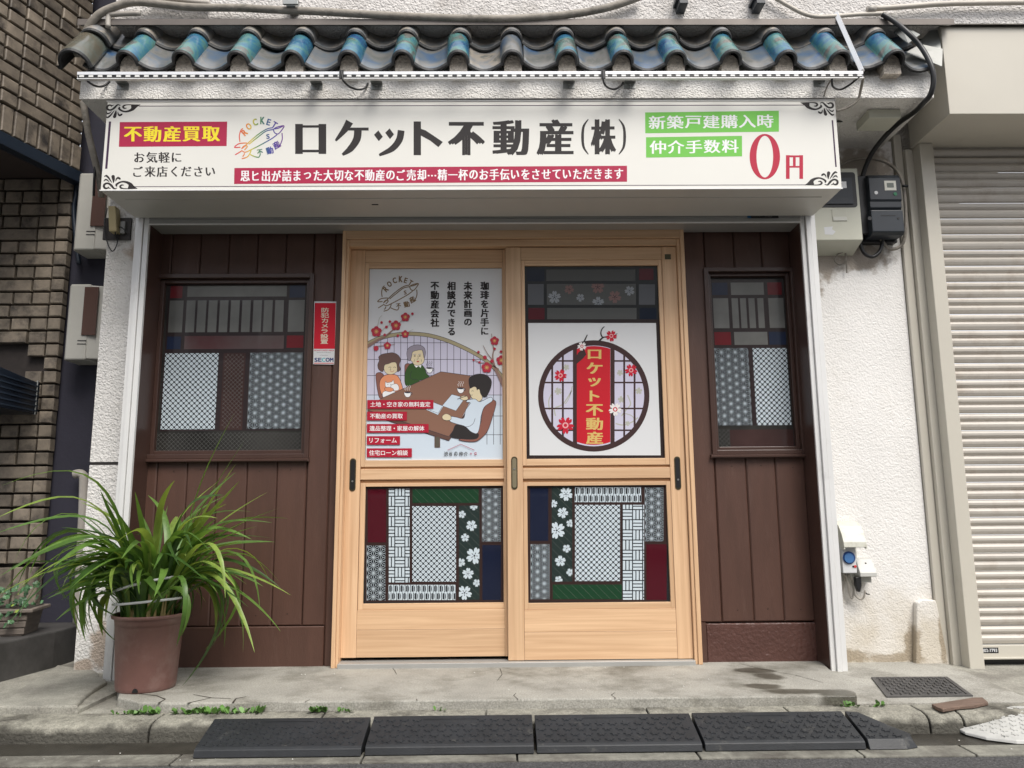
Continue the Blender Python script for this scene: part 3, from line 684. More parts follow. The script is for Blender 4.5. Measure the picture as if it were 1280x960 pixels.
def tile_mesh(name, mc, mpn, u0=-.192, r=.051, tk=.015, Lg=.275, pan_only=False):
    us = [];
    for i in range(9): us.append(u0+(-r-u0)*i/9)
    ang = [math.pi - math.pi*i/14 for i in range(15)]
    prof = []
    for u in us:
        prof.append((u, -.026+.030*((u+.1215)/.0705)**2, 0))
    if not pan_only:
        for a in ang: prof.append((r*math.cos(a), r*1.10*math.sin(a), 1))
        prof.append((r+.002, -.012, 1))
    n = len(prof); b = MB(); vs = []
    nr = []
    for i in range(n):
        a = prof[max(i-1,0)]; c = prof[min(i+1,n-1)]; d = math.hypot(c[0]-a[0], c[1]-a[1]); nr.append((-(c[1]-a[1])/d, (c[0]-a[0])/d))
    segs = [0, .012, .14, Lg]
    def pos(u, q, s_): 
        lift = .019*(1-s_/Lg) + q
        return (u, s_*cT - lift*sT, s_*sT + lift*cT)
    top, bot = [], []
    for s_ in segs:
        rnd_ = .006 if s_ == 0 else 0
        for i, (u, q, k) in enumerate(prof):
            top.append(pos(u - nr[i][0]*rnd_, q - nr[i][1]*rnd_, s_))
    for s_ in segs:
        for i, (u, q, k) in enumerate(prof): bot.append(pos(u-nr[i][0]*tk, q-nr[i][1]*tk, s_))
    nt_ = len(top); V = top+bot
    for j in range(len(segs)-1):
        for i in range(n-1):
            k = prof[i][2] and prof[i+1][2]
            m_ = T_EDGE if j == 0 else (mc if k else mpn)
            b.mi(m_)
            b.f.append((j*n+i, j*n+i+1, (j+1)*n+i+1, (j+1)*n+i)); b.m.append(b.mi(m_))
            b.f.append((nt_+j*n+i, nt_+(j+1)*n+i, nt_+(j+1)*n+i+1, nt_+j*n+i+1)); b.m.append(b.mi(T_EDGE))
    for i in range(n-1): b.f.append((i, nt_+i, nt_+i+1, i+1)); b.m.append(b.mi(T_EDGE))
    J = len(segs)-1
    for j in range(J):
        b.f.append((j*n, (j+1)*n, nt_+(j+1)*n, nt_+j*n)); b.m.append(b.mi(T_EDGE))
        b.f.append((j*n+n-1, nt_+j*n+n-1, nt_+(j+1)*n+n-1, (j+1)*n+n-1)); b.m.append(b.mi(T_EDGE))
    b.v = V
    me = bpy.data.meshes.new(name); me.from_pydata(b.v, [], b.f)
    for m_ in b.mats: me.materials.append(m_)
    me.polygons.foreach_set("material_index", b.m)
    sm = [b.mats[k] is not T_EDGE for k in b.m]; me.polygons.foreach_set("use_smooth", sm); me.update(); return me
deck = MB().prism([(-.49,2.58),(-.49,2.63),(-.26,2.944),(-.26,2.58)], 'x', -1.88, 1.96, mat("roof_deck_mortar", (.16,.14,.12), .9, var=.3, vs=30)).build("roof", shop)
tm = {'a': tile_mesh("tile_front", T_BLUE, T_TEAL), 'b': tile_mesh("tile_back", T_GREY, T_GREY), 'c': tile_mesh("tile_front_grey", T_TEAL, T_GREY)}
CX = [-1.651+.2436*i for i in range(15)]
for i, x in enumerate(CX):
    for row in (0, 1):
        k = 'b' if row else ('c' if i in (7,) else 'a')
        o = link(tm[k], "roof_tile", deck); s_ = row*.235
        o.location = (x+random.uniform(-.004,.004), -.55+s_*cT+random.uniform(-.003,.003), 2.655+s_*sT); o.rotation_euler = (random.uniform(-.02,.02), random.uniform(-.035,.035), random.uniform(-.03,.03))
# verge tiles at both ends
vt = tile_mesh("verge_tile", mat("tan_glazed_tile", (.20,.155,.10), .25, coat=.5, var=.45, vs=9, col2=(.10,.13,.12)), T_GREY, u0=-.06, r=.070)
for row in (0, 1):
    o = link(vt if not row else tile_mesh("verge_tile_back", T_GREY, T_GREY, u0=-.06, r=.068), "roof_tile", deck); s_ = row*.235
    o.location = (-1.868, -.565+s_*cT, 2.63+s_*sT); o.rotation_euler = (0, -.12, 0)
re_ = tile_mesh("end_pan", T_GREY, T_TEAL, u0=-.192, r=.051, pan_only=True)
for row in (0, 1):
    o = link(re_, "roof_tile", deck); s_ = row*.235; o.location = (CX[-1]+.2436, -.55+s_*cT, 2.648+s_*sT)
PLUG = mat("mortar_plug", (.60,.54,.46), .9, var=.35, vs=70, bump=1, bs=150, bdist=.006)
pm_ = None
for x in CX:
    if pm_ is None:
        b = MB(); b.prism([(.039*math.cos(a), 2.672+.046*math.sin(a)) for a in [math.pi*i/10 for i in range(11)]]+[(-.039,2.625),(.039,2.625)], 'y', -.543, -.47, PLUG); o = b.build("mortar_plug", deck); pm_ = o.data
    else: o = link(pm_, "mortar_plug", deck)
    o.location.x = x
# folded flashing sheets beside the last tiles
b = MB(); q = [(1118,42),(1146,62),(1164,50),(1138,32)]
def quad3(b, pts, m, t=.004):
    v = [Vector(P3(*p)) for p in pts]; n_ = (v[1]-v[0]).cross(v[2]-v[0]).normalized()*t
    k = len(v); b.add(v+[a+n_ for a in v], [tuple(range(k)), tuple(range(2*k-1, k-1, -1))]+[(i, i+k, (i+1) % k+k, (i+1) % k) for i in range(k)], m)
quad3(b, [(1117,41,-.40),(1135,55,-.50),(1150,44,-.46),(1126,32,-.40)], GALV)
quad3(b, [(1133,66,-.48),(1177,84,-.56),(1178,62,-.47),(1150,56,-.42)], mat("pale_sheet", (.45,.45,.42), .4, .3))
quad3(b, [(1146,56,-.36),(1176,64,-.40),(1174,26,-.36)], GALV)
b.build("side_flashing", shop)
MB().tube([P3(80,66,-.50), P3(112,67,-.42)], .018, PIPEG, 12).build("pipe_stub", shop, smooth=True)

# ------------------------------------------------------------------ the two sliding doors
def rrect(x0, x1, z0, z1, r, n=5):
    out = []
    for cx, cz, a0 in ((x1-r, z1-r, 0), (x0+r, z1-r, 90), (x0+r, z0+r, 180), (x1-r, z0+r, 270)):
        for i in range(n+1):
            a = math.radians(a0+90*i/n); out.append((cx+r*math.cos(a), cz+r*math.sin(a)))
    return out
def handle(root, x0, x1, z0, z1, y, mout, brass=False):
    b = MB(); b.prism(rrect(x0, x1, z0, z1, (x1-x0)/2-.0005), 'y', y-.003, y, mat("aged_brass", (.10,.085,.05), .35, .7))
    o = b.build("pull_handle", root, bevel=.001)
    b = MB(); b.prism(rrect(x0+.005, x1-.005, z0+.008, z1-.008, (x1-x0)/2-.0056), 'y', y-.0042, y-.003, mout)
    b.build("handle_recess", o)
    if brass: MB().lathe([(0,0),(.006,0),(.006,.003),(0,.003)], (0,0,0), mat("steel_key", (.5,.5,.48), .3, .9), 12)
    k = MB(); k.prism([((x0+x1)/2+.0045*math.cos(a), z0+(z1-z0)*(.62 if brass else .3)+.0045*math.sin(a)) for a in [math.pi*i/6 for i in range(12)]], 'y', y-.0065, y-.0042, mat("steel_key", (.5,.5,.48), .3, .9))
    k.build("lock_cylinder", o)

def door(x0, x1, z0, z1, Y, gu, gl, lab, sl, sr, handles):
    """gu, gl = (gx0,gx1,gz0,gz1) of upper and lower glass; sl, sr stile inner edges"""
    d = thing("sliding_door", ((x0+x1)/2, Y, z0), lab, "door", "cypress sliding doors of the shop entrance")
    th = .030
    MB().box(x0, sl, Y, Y+th, z0, z1, WOODV).build("stile", d, bevel=.002)
    MB().box(sr, x1, Y, Y+th, z0, z1, WOODV).build("stile", d, bevel=.002)
    e = .0008
    MB().box(sl+e, sr-e, Y+.001, Y+th, gu[3]+.028, z1-.001, WOODH).build("rail", d, bevel=.002)
    mz0, mz1 = gl[3], gu[2]
    for a, c, yy, m_ in ((mz1-.032, mz1-.0255, 0, 0), (mz0+.033, mz0+.083, .0015, WOODH), ):
        if m_: MB().box(sl+e, sr-e, Y+yy, Y+th, a, c, m_).build("rail", d, bevel=.002)
    MB().box(sl+e, sr-e, Y+.013, Y+th, mz0+.0175, mz0+.0325, WOODD).build("rail_groove", d)
    MB().box(sl+e, sr-e, Y+.013, Y+th, mz0+.0835, mz1-.0325, WOODD).build("rail_groove", d)
    MB().box(sl+e, sr-e, Y+.001, Y+th, z0+.124, gl[2]-.0285, WOODH).build("panel_board", d, bevel=.0012)
    MB().box(sl+e, sr-e, Y+.001, Y+th, z0+.001, z0+.1232, WOODH).build("panel_board", d, bevel=.0012)
    for g, up in ((gu, 1), (gl, 0)):
        bw = .024; bx0, bx1 = max(sl+e, g[0]-bw), min(sr-e, g[1]+bw)
        b = MB(); zt, zb = g[3]+(.027 if up else .0168), g[2]-(.0318 if up else .0278)
        b.box(bx0, g[0], Y+.004, Y+th, zb, zt, WOODV); b.box(g[1], bx1, Y+.004, Y+th, zb, zt, WOODV)
        b.box(g[0], g[1], Y+.0046, Y+th, g[3], zt, WOODH); b.box(g[0], g[1], Y+.0046, Y+th, zb, g[2], WOODH)
        b.build("glazing_bead", d, bevel=.0015)
        MB().box(g[0]-.002, g[1]+.002, Y+.0175, Y+.021, g[2]-.002, g[3]+.002, GLASS).build("glass_pane", d)
    for h in handles: handle(d, *h)
    return d
dL = door(-.757, .0195, .034, 1.997, 0, (-.666,-.001,.944,1.904), (-.660,-.001,.275,.818),
          "left cypress sliding door behind the poster of people at a table", -.686, .0042, [(-.736,-.706,.797,.954,0,BLACK)])
dR = door(.018, .869, .022, 1.9955, -.035, (.112,.776,.943,1.902), (.113,.776,.275,.815),
          "right cypress sliding door with the round lattice window poster", .093, .797,
          [(.038,.068,.799,.955,-.035,mat("bronze_recess", (.30,.26,.17), .35, .5),True), (.817,.846,.792,.950,-.035,BLACK)])
MB().box(.812, .842, -.0375, -.035, 1.930, 1.956, mat("olive_tag", (.07,.065,.03), .4)).build("maker_tag", dR)

YG = .0172; YGR = YG-.035
def flower(k, cx, cy, r, rot, m, mc):
    k.poly(sakura_pts(cx, cy, r, rot), m); k.up()
    for i in range(5):
        a = rot+i*2*math.pi/5
        k.brush([(cx+r*.16*math.cos(a), cy+r*.16*math.sin(a)), (cx+r*.40*math.cos(a), cy+r*.40*math.sin(a))], [r*.05, r*.09], mc)
    k.up(); k.ell(cx, cy, r*.11, r*.11, mc, 8); k.L -= 2
def basket(k, x0, y0, x1, y1, c, m, ox=0, oy=0):
    g = c*.10; r = (x0, y0, x1, y1)
    for i in range(-1, int((x1-x0)/c)+2):
        for j in range(-1, int((y1-y0)/c)+2):
            X, Yy = x0+ox+i*c, y0+oy+j*c
            for t in range(3):
                if (i+j) % 2: k.poly([(X+g/2, Yy+t*c/3+g/2),(X+c-g/2, Yy+t*c/3+g/2),(X+c-g/2, Yy+(t+1)*c/3-g/2),(X+g/2, Yy+(t+1)*c/3-g/2)], m, r)
                else: k.poly([(X+t*c/3+g/2, Yy+g/2),(X+(t+1)*c/3-g/2, Yy+g/2),(X+(t+1)*c/3-g/2, Yy+c-g/2),(X+t*c/3+g/2, Yy+c-g/2)], m, r)
def arrows(k, x0, y0, x1, y1, m):
    p = (x1-x0)/12.; h = (y1-y0)/2; r = (x0, y0, x1, y1)
    k.rect(x0, y0, x1, y1, m); k.up()
    for j in (0, 1):
        for i in range(-1, 13):
            X = x0+(i+(.5 if j else 0))*p; yt, yb = y0+j*h, y0+(j+1)*h; g = p*.05
            k.poly([(X+p*.17, yt+h*.18),(X+p*.36, yt+h*.06),(X+p*.46, yt+h*.06),(X+p*.46, yb-h*.06),(X+p*.36, yb-h*.06),(X+p*.17, yb-h*.16)], F_BLK, r)
            k.poly([(X+p*.72, yt+h*.30),(X+p*.60, yt+h*.10),(X+p*.54, yt+h*.06),(X+p*.54, yb-h*.06),(X+p*.60, yb-h*.10),(X+p*.72, yb-h*.26)], F_BLK, r)
            k.poly([(X-g*1.2, yt),(X+g*1.2, yt),(X+g*1.2, yb),(X-g*1.2, yb)], F_BLK, r)
LEADD = mk("film_lead_door", (.035,.020,.018), .3)
DKST = mk("film_dark_stripe", (.022,.034,.032), .25); LNE = mk("film_fine_line", (.12,.13,.11), .3)
def lower_panels(d, Y, zf, T):
    """T: dict of local rects in the zoom coordinates zf"""
    film("lead_print", d, Y, zf, lambda k: k.rect(*T["all"], LEADD))
    for (r, m) in T["flat"]: film("film_panel", d, Y-.0003, zf, lambda k: k.rect(*r, m))
    for r in T["strp"]:
        def dr(k):
            k.rect(*r[:4], r[4]); k.up(); wires(k, *r[:4], r[5], 1.6, LNE)
        film("striped_film", d, Y-.0003, zf, dr)
    def dl(k):
        r = T["lat"]; k.rect(*r, F_BLK); k.up(); lattice(k, *r, 41.0, F_WHITE, F_BLK, .33)
    film("lattice_film", d, Y-.0003, zf, dl)
    for r in T["asa"]:
        def da(k): k.rect(*r, F_BLK); k.up(); asanoha(k, *r, 59, 2.5, F_WHITE)
        film("hemp_leaf_film", d, Y-.0003, zf, da)
    def db(k):
        r = T["bas"]; k.rect(*r, F_BLK); k.up(); basket(k, *r, 76, F_WHITE, *T["baso"])
    film("basket_weave_film", d, Y-.0003, zf, db)
    def dar(k): r = T["arr"]; arrows(k, *r, F_WHITE)
    film("arrow_feather_film", d, Y-.0003, zf, dar)
    for (x, y, r_, ro) in T["flo"]:
        def df(k): k.clip = T["strp"][1][:4]; flower(k, x, y, r_, ro, F_WHITE, F_BLK)
        film("blossom_print", d, Y-.0012, zf, df)
lower_panels(dL, YG, zoomfn(450, 600, 6.0, YG), dict(all=(40,52,1076,915),
    flat=[((58,70,196,468),F_MAR),((918,488,1058,900),F_NAV2)],
    strp=[(394,66,890,172,F_GREEN,62),(742,192,896,898,DKST,62)],
    lat=(392,196,720,762), asa=[(50,492,190,903),(916,64,1056,462)], bas=(216,66,372,768), baso=(45,-20),
    arr=(212,786,718,900), flo=[(853,198,30,.3),(765,258,30,1.2),(836,342,42,.2),(788,432,32,.9),(858,568,64,.1),(757,618,34,.5),(810,702,44,1.0),(876,772,30,.4),(784,846,56,.35)]))
lower_panels(dR, YGR, zoomfn(650, 600, 6.0, YGR), dict(all=(58,44,1100,912),
    flat=[((76,58,212,456),F_NAV2),((948,482,1100,898),F_MAR)],
    strp=[(246,784,764,894,F_GREEN,62),(238,52,392,762,DKST,62)],
    lat=(412,186,750,758), asa=[(80,482,222,894),(936,56,1076,460)], bas=(768,186,930,898), baso=(0,-40),
    arr=(410,54,910,166), flo=[(345,106,52,.3),(252,178,30,.9),(320,246,42,.1),(376,325,30,1.1),(276,378,64,.6),(350,514,32,.2),(302,608,42,.9),(376,692,30,.5),(290,748,30,.1)]))
# upper right pane: faint coloured panes, bars and blossoms
zf = zoomfn(650, 330, 6.92, YGR)
U_G = mk("film_frosted_dim", (.085,.088,.085), .4); U_L = mk("film_lead_dim", (.022,.024,.025), .25); U_R = mk("film_red_dim", (.085,.012,.018), .25); U_N = mk("film_navy_dim", (.010,.016,.03), .2)
U_P = mk("film_pink", (.20,.12,.11), .4); U_W = mk("film_pale_blossom", (.27,.29,.31), .4); U_GB = mk("film_bluish", (.10,.105,.115), .4)
film("lead_print", dR, YGR, zf, lambda k: k.rect(38,20,1200,512,U_L))
for r, m in (((228,48,998,146),U_G),((232,172,1003,353),U_G),((235,380,1008,478),U_G),((68,174,205,353),U_GB),((1028,176,1168,352),U_GB),((60,40,210,150),U_N),((1030,40,1155,138),U_R),((72,380,212,480),U_R),((1035,378,1180,482),U_N)):
    film("film_panel", dR, YGR-.0003, zf, lambda k: k.rect(*r, m))
for x, y, r_, ro, m in ((298,288,56,-.3,U_W),(425,220,42,.2,U_P),(522,292,36,.4,U_W),(673,200,58,.9,U_P),(676,334,52,-.31,U_W),(820,285,56,.3,U_P),(948,232,44,.5,U_W)):
    def df(k): k.clip = (232,172,1003,353); flower(k, x, y, r_, ro, m, U_N)
    film("blossom_print", dR, YGR-.0008, zf, df)

# ------------------------------------------------------------------ poster on the left door
def plum(k, cx, cy, r, m=I_FLOW, mc=I_GOLD):
    for i in range(5):
        a = -math.pi/2+i*2*math.pi/5; k.ell(cx+r*.55*math.cos(a), cy+r*.55*math.sin(a), r*.47, r*.47, m, 12); k.up()
    k.ell(cx, cy, r*.5, r*.5, m, 12); k.up()
    for i in range(9):
        a = i*2*math.pi/9; k.brush([(cx+r*.08*math.cos(a), cy+r*.08*math.sin(a)), (cx+r*.45*math.cos(a), cy+r*.45*math.sin(a))], [r*.10, r*.05], mc)
    k.up(); k.ell(cx, cy, r*.12, r*.12, mc, 8); k.up()
YP = .0150
pst = thing("poster", (-.335, YP, .946), "white poster with cartoon people at a table and red captions on the left door", "poster")
bx = RY(459.3, 336.5, 628.4, 575.5, YP)
MB().box(-.6645, -.0015, YP, YP+.002, .9455, 1.9025, WHITEP).build("sheet", pst)
K = Ink(zoomfn(450, 400, 5.333, YP), YP-.0003, .000015)
CL = (47, -342, 952, 935); K.clip = CL
arch = [(30,172),(90,138),(150,116),(250,96),(340,92),(450,101),(560,130),(660,170),(760,220),(840,270),(900,325),(950,382),(975,412)]
arc = [(a[0], a[1]) for a in crom([(x, y, 0) for x, y in arch], 5)]
# room seen through the arch: lavender above fading to pale blue in three printed bands
for i in range(len(arc)-1):
    a, c = arc[i], arc[i+1]; K.poly([a, c, (c[0], 560), (a[0], 560)], I_LAV)
K.rect(40, 560, 960, 940, I_PALE); K.up(); K.rect(40, 500, 960, 570, mk("ink_pale_lilac", (.56,.60,.70))); K.up()
def archy(x):
    for a, c in zip(arc, arc[1:]):
        if a[0] <= x <= c[0]: return a[1]+(c[1]-a[1])*(x-a[0])/(c[0]-a[0])
    return 400
x = 95
while x < 950:
    K.brush([(x, archy(x)), (x, 830 if x > 820 else 530)], 3.2, I_DARK); x += 44.2
for y in (152, 263, 370, 500):
    x0 = 47
    xs = [t for t in range(47, 952, 5) if archy(t) < y]
    if xs: K.up(); K.brush([(xs[0], y), (xs[-1], y)], 3.2, I_DARK)
K.up(); K.brush([(820,640),(952,640)], 3.2, I_DARK); K.brush([(820,765),(952,765)], 3.2, I_DARK); K.up()
K.brush(arc, 27, I_DARK); K.up(); K.brush(arc, 21, I_OLIVE); K.up()
K.build("arch_print", pst)
def newK(st=60):
    k = Ink(zoomfn(450, 400, 5.333, YP), YP-.0003-st*.000015, .000015); k.clip = CL; return k
# furniture and people
K = newK(12)
K.blob([(105,375),(112,355),(135,350),(160,370),(170,430),(165,520),(132,522),(115,460)], I_CHAIR, I_DARK, 3)
K.blob([(298,330),(300,300),(320,290),(340,310),(345,420),(318,442),(300,400)], I_CHAIR, I_DARK, 3)
K.blob([(160,372),(205,362),(250,372),(275,420),(282,470),(230,500),(160,505),(135,470),(132,410)], I_ORG, I_DARK, 3)
K.blob([(155,480),(200,470),(240,480),(250,510),(190,520),(155,515)], I_WHT, I_DARK, 2)
K.blob([(330,298),(360,288),(400,292),(430,320),(445,360),(462,375),(440,398),(400,402),(380,430),(320,442),(300,420),(302,350)], I_GREEN2, I_DARK, 3)
K.curve([(345,340),(335,375),(350,395),(385,398)], 2.5, I_DARK); K.up()
K.poly([(360,300),(375,318),(390,306),(405,320),(410,298)], I_WHT); K.up()
# woman: head, hair, face
K.blob([(165,290),(180,262),(230,262),(250,300),(248,340),(215,362),(180,358),(160,330)], I_SKIN, I_DARK, 2.5)
K.blob([(125,330),(118,300),(128,270),(125,245),(150,228),(180,222),(220,218),(255,235),(270,265),(262,300),(270,330),(250,345),(248,315),(240,285),(215,282),(190,292),(165,300),(158,330),(150,345)], I_HAIRB, I_DARK, 2.5)
for x0 in (190, 222): K.curve([(x0,318),(x0+9,313),(x0+18,318)], 2.4, I_DARK)
K.curve([(200,338),(214,346),(228,336)], 2.4, mk("ink_lip", (.45,.06,.05))); K.curve([(205,322),(201,331),(208,333)], 2, I_DARK); K.up()
# cat on her lap
K.blob([(172,408),(180,418),(212,412),(222,400),(228,430),(220,450),(195,455),(172,445),(168,425)], I_WHT, I_DARK, 2)
K.blob([(205,440),(235,425),(255,435),(258,465),(225,470)], I_WHT, I_DARK, 2)
K.blob([(165,455),(195,448),(225,462),(205,478),(172,472)], I_ORG, I_DARK, 2)
for x0 in (186, 206): K.ell(x0, 430, 2.4, 3, I_DARK, 8)
K.up()
# old man
K.blob([(345,195),(385,188),(425,200),(430,240),(425,280),(400,300),(365,300),(345,275),(330,262),(328,240),(340,232)], I_SKIN, I_DARK, 2.5)
K.blob([(320,265),(312,225),(322,190),(355,170),(395,166),(428,185),(437,220),(428,255),(420,220),(410,200),(370,205),(350,215),(345,240),(335,270)], I_HAIRG, I_DARK, 2.5)
for x0 in (365, 398):
    K.brush([(x0-9,230),(x0+9,228)], 4, I_HAIRG); K.ell(x0, 240, 8, 4, mk("ink_eye", (.25,.2,.12)), 10); K.up(); K.ell(x0, 240, 3, 3, I_DARK, 8); K.up()
K.curve([(385,238),(388,258),(378,262)], 2.2, I_DARK); K.ell(386, 277, 9, 5, mk("ink_lip", (.45,.06,.05)), 10); K.curve([(364,262),(360,280)], 2, I_DARK); K.curve([(408,262),(411,280)], 2, I_DARK); K.up()
K.build("seated_couple_print", pst)
K = newK(110)
K.poly([(50,572),(140,525),(540,345),(735,372),(745,450),(735,540),(660,690),(592,778),(50,600)], I_TAB); K.up()
K.poly([(50,600),(592,778),(592,806),(50,628)], I_TABD); K.poly([(592,778),(700,620),(720,600),(720,625),(592,806)], I_TABD); K.up()
K.brush([(140,525),(540,345),(735,372)], 3.2, I_DARK); K.brush([(50,600),(592,778),(718,600)], 3.2, I_DARK); K.brush([(50,628),(592,806),(660,715)], 3.2, I_DARK); K.up()
K.rect(497,776,534,851,I_TABD); K.up(); K.rect(502,780,529,848,mk("ink_table_leg",(.10,.085,.065))); K.up()
# paper, folder
K.poly([(612,496),(700,520),(640,606),(548,572)], I_PALE); K.up(); K.brush([(612,496),(700,520),(640,606),(548,572)], 2.8, I_DARK, True); K.up()
K.poly([(480,545),(556,575),(520,634),(440,598)], I_PALE); K.up(); K.brush([(480,545),(556,575),(520,634),(440,598)], 2.8, I_DARK, True); K.brush([(452,596),(520,622),(548,580)], 2.2, I_DARK); K.up()
# cups and steam
for cx, cy in ((318,492),(672,465),(463,330)):
    K.blob([(cx-22,cy-10),(cx+22,cy-10),(cx+16,cy+16),(cx,cy+24),(cx-16,cy+16)], I_WHT, I_DARK, 2.5); K.ell(cx, cy-9, 20, 6, I_DARK, 14); K.ring(cx+25, cy-1, 8, 5.5, I_DARK, 14); K.up()
    for dx in (-14, 0, 14): K.curve([(cx+dx,cy-22),(cx+dx-5,cy-34),(cx+dx+4,cy-44),(cx+dx,cy-56)], 2.2, I_WHT if cx != 463 else I_DARK)
    K.up()
K.build("table_print", pst)
K = newK(175)
K.blob([(872,540),(900,538),(906,565),(885,640),(850,740),(800,795),(760,812),(690,808),(660,795),(740,780),(800,700),(820,600)], I_CHAIR, I_DARK, 3)
K.blob([(640,700),(700,705),(745,745),(790,760),(775,792),(700,795),(605,780),(620,740)], I_BLACK, I_DARK, 2)
K.blob([(735,450),(760,430),(800,460),(815,520),(790,545),(750,525),(735,500),(728,478)], I_SKIN, I_DARK, 2.5)
K.blob([(735,530),(770,528),(800,545),(870,515),(882,540),(830,580),(808,640),(800,700),(782,755),(740,745),(700,710),(640,692),(600,675),(604,645),(640,648),(690,655),(705,600),(735,555),(710,548),(715,535)], I_PALE, I_DARK, 3)
K.curve([(768,655),(755,690),(725,710),(690,712)], 2.6, I_DARK); K.up()
K.blob([(735,455),(726,420),(730,385),(765,365),(810,360),(850,372),(876,405),(872,450),(855,490),(835,515),(812,505),(800,480),(795,462),(782,470),(775,450),(760,445),(745,452)], I_BLACK, I_DARK, 2)
K.ell(790, 476, 9, 14, I_SKIN, 12); K.up(); K.curve([(742,476),(750,472),(758,476)], 2.4, I_DARK); K.curve([(738,498),(746,502),(752,498)], 2.2, I_DARK); K.up()
K.blob([(665,520),(690,505),(715,510),(718,530),(690,536)], I_SKIN, I_DARK, 2.2); K.brush([(650,528),(712,506)], 4, I_DARK); K.up()
K.blob([(550,640),(575,625),(605,640),(604,665),(575,670),(552,660)], I_SKIN, I_DARK, 2.4)
K.build("young_man_print", pst)
# plum branches
K = newK(235)
K.curve([(47,178),(110,140),(170,108),(225,62),(262,20),(300,-8)], [22,16,12,6,4,3], I_BRANCH); K.curve([(100,88),(118,40),(130,-10),(148,-30)], [5,4,3,2], I_GREYT)
K.curve([(120,100),(170,50),(215,20)], [4,3,2], I_GREYT); K.curve([(250,105),(300,92),(356,62)], [4,3,2], I_GREYT); K.curve([(90,178),(160,172),(235,162)], [5,4,2], I_BRANCH); K.up()
PL = (((110,78,36),(240,38,34),(302,95,26),(183,172,25),(303,-18,30)), ((897,140,30),(845,318,36),(942,270,34)))
PB = (((177,48,10),(108,190,17),(145,18,9),(200,12,9),(253,106,9),(350,-40,9),(165,100,9)), ((833,250,13),(880,275,12),(897,193,9),(790,215,9),(940,212,9),(797,283,8),(757,268,7)))
for cx, cy, r_ in PL[0]: plum(K, cx, cy, r_)
for cx, cy, r_ in PB[0]: K.ell(cx, cy, r_, r_, I_FLOW, 12)
K.build("plum_branch_print", pst); K = newK(235)
K.curve([(960,440),(930,380),(900,320),(885,250),(890,190),(876,92)], [30,22,16,9,6,3], I_BRANCH); K.curve([(925,330),(860,290),(800,285),(755,262)], [9,6,4,3], I_BRANCH); K.curve([(880,262),(850,225),(820,170)], [6,4,3], I_BRANCH); K.up()
for cx, cy, r_ in PL[1]: plum(K, cx, cy, r_)
for cx, cy, r_ in PB[1]: K.ell(cx, cy, r_, r_, I_FLOW, 12)
K.build("plum_branch_print", pst)
K = newK(330)
for (x0, y0, x1, y1, t, tx1) in ((50,534,490,592,"土地・空き家の無料査定",470),(48,612,314,670,"不動産の買取",286),(45,694,458,752,"遺品整理・家屋の解体",430),(43,775,268,832,"リフォーム",246),(42,856,347,915,"住宅ローン相談",320)):
    K.rect(x0, y0, x1, y1, mk("ink_caption_red", (.40,.012,.035))); K.up(); K.text(t, x0+20, y0+12, tx1, y1-12, I_WHT, .018); K.up()
K.brush([(585,868),(672,828),(762,868)], 3, I_MAR); 
for c, x0, x1 in (("渋",560,588),("谷",594,616),("の",628,650),("仲",660,688),("介",694,718)): K.text(c, x0, 878, x1, 906, I_BLACK, .02)
K.text("+", 733, 884, 748, 898, I_MAR, .03); K.text("α", 762, 882, 778, 900, I_MAR, .03); K.up()
K.build("caption_print", pst)
for t, cx, y1 in (("不動産会社",630,532),("相談ができる",770,608),("未来計画の",909,528),("珈琲を片手に",1050,604)):
    K = Ink(zoomfn(450, 330, 6.737, YP), YP-.0004, .000015); K.vtext(t, cx, 146, y1, 74, I_BLACK, .055, 0, 0, .04); K.build("lettering", pst)

def rocket(ink, m, sx=1, sy=1, ox=0, oy=0, lw=5.2):
    """line emblem: rocket flying to the upper right inside a broken circle, letters round it (local units of the sign zoom)"""
    T = lambda pts: [(ox+(x-100)*sx, oy+(y-200)*sy) for x, y in pts]
    w_ = lw*sx*1.7
    for pts in ([(490,318),(440,326),(380,358),(300,418),(220,490),(175,530)], [(492,336),(420,352),(335,415),(250,482)], [(530,388),(480,425),(380,482),(290,528),(215,562),(182,548)],
                [(495,332),(530,312),(600,298),(575,345),(540,380),(505,366),(495,332)], [(505,330),(545,322),(590,302)], [(230,470),(180,472),(140,482),(105,514),(165,512)], [(112,588),(150,566),(182,545)],
                [(272,535),(262,570),(232,610),(178,627)], [(205,572),(200,590),(185,606)], [(160,458),(154,400),(168,345),(190,325)], [(262,585),(308,606),(348,612),(362,585)],
                [(580,370),(583,430),(566,480),(545,518)], [(182,520),(205,498),(235,505),(205,540)]):
        ink.curve(T(pts), w_, m, 4); ink.up()
    def L(c, cx, cy, wd, h, rot):
        (X, Y_), = T([(cx, cy)]); ink.text(c, X-wd/2*sx, Y_-h/2*sy, X+wd/2*sx, Y_+h/2*sy, m, .05, 0, rot); ink.up()
    for c, cx, cy, wd, h, ro in (("R",205,365,46,66,-.75),("O",248,305,52,66,-.55),("C",312,262,48,68,-.30),("K",385,246,46,74,.02),("E",447,262,38,64,.30),("T",505,288,48,62,.55),
                                 ("S",440,405,34,48,-.1)): L(c, cx, cy, wd, h, ro)
    for c, cx, cy, sz, ro in (("不",360,562,58,-.15),("動",458,545,72,-.25),("産",525,490,74,-.55)):
        (X, Y_), = T([(cx, cy)]); ink.text(c, X-sz/2*sx, Y_-sz/2*sy, X+sz/2*sx, Y_+sz/2*sy, m, .045, 0, ro); ink.up()
K = Ink(zoomfn(450, 330, 6.737, YP), YP-.0004, .000015)
rocket(K, I_LOGO, .693, .709, 145, 95, 6.6); K.build("emblem_print", pst)

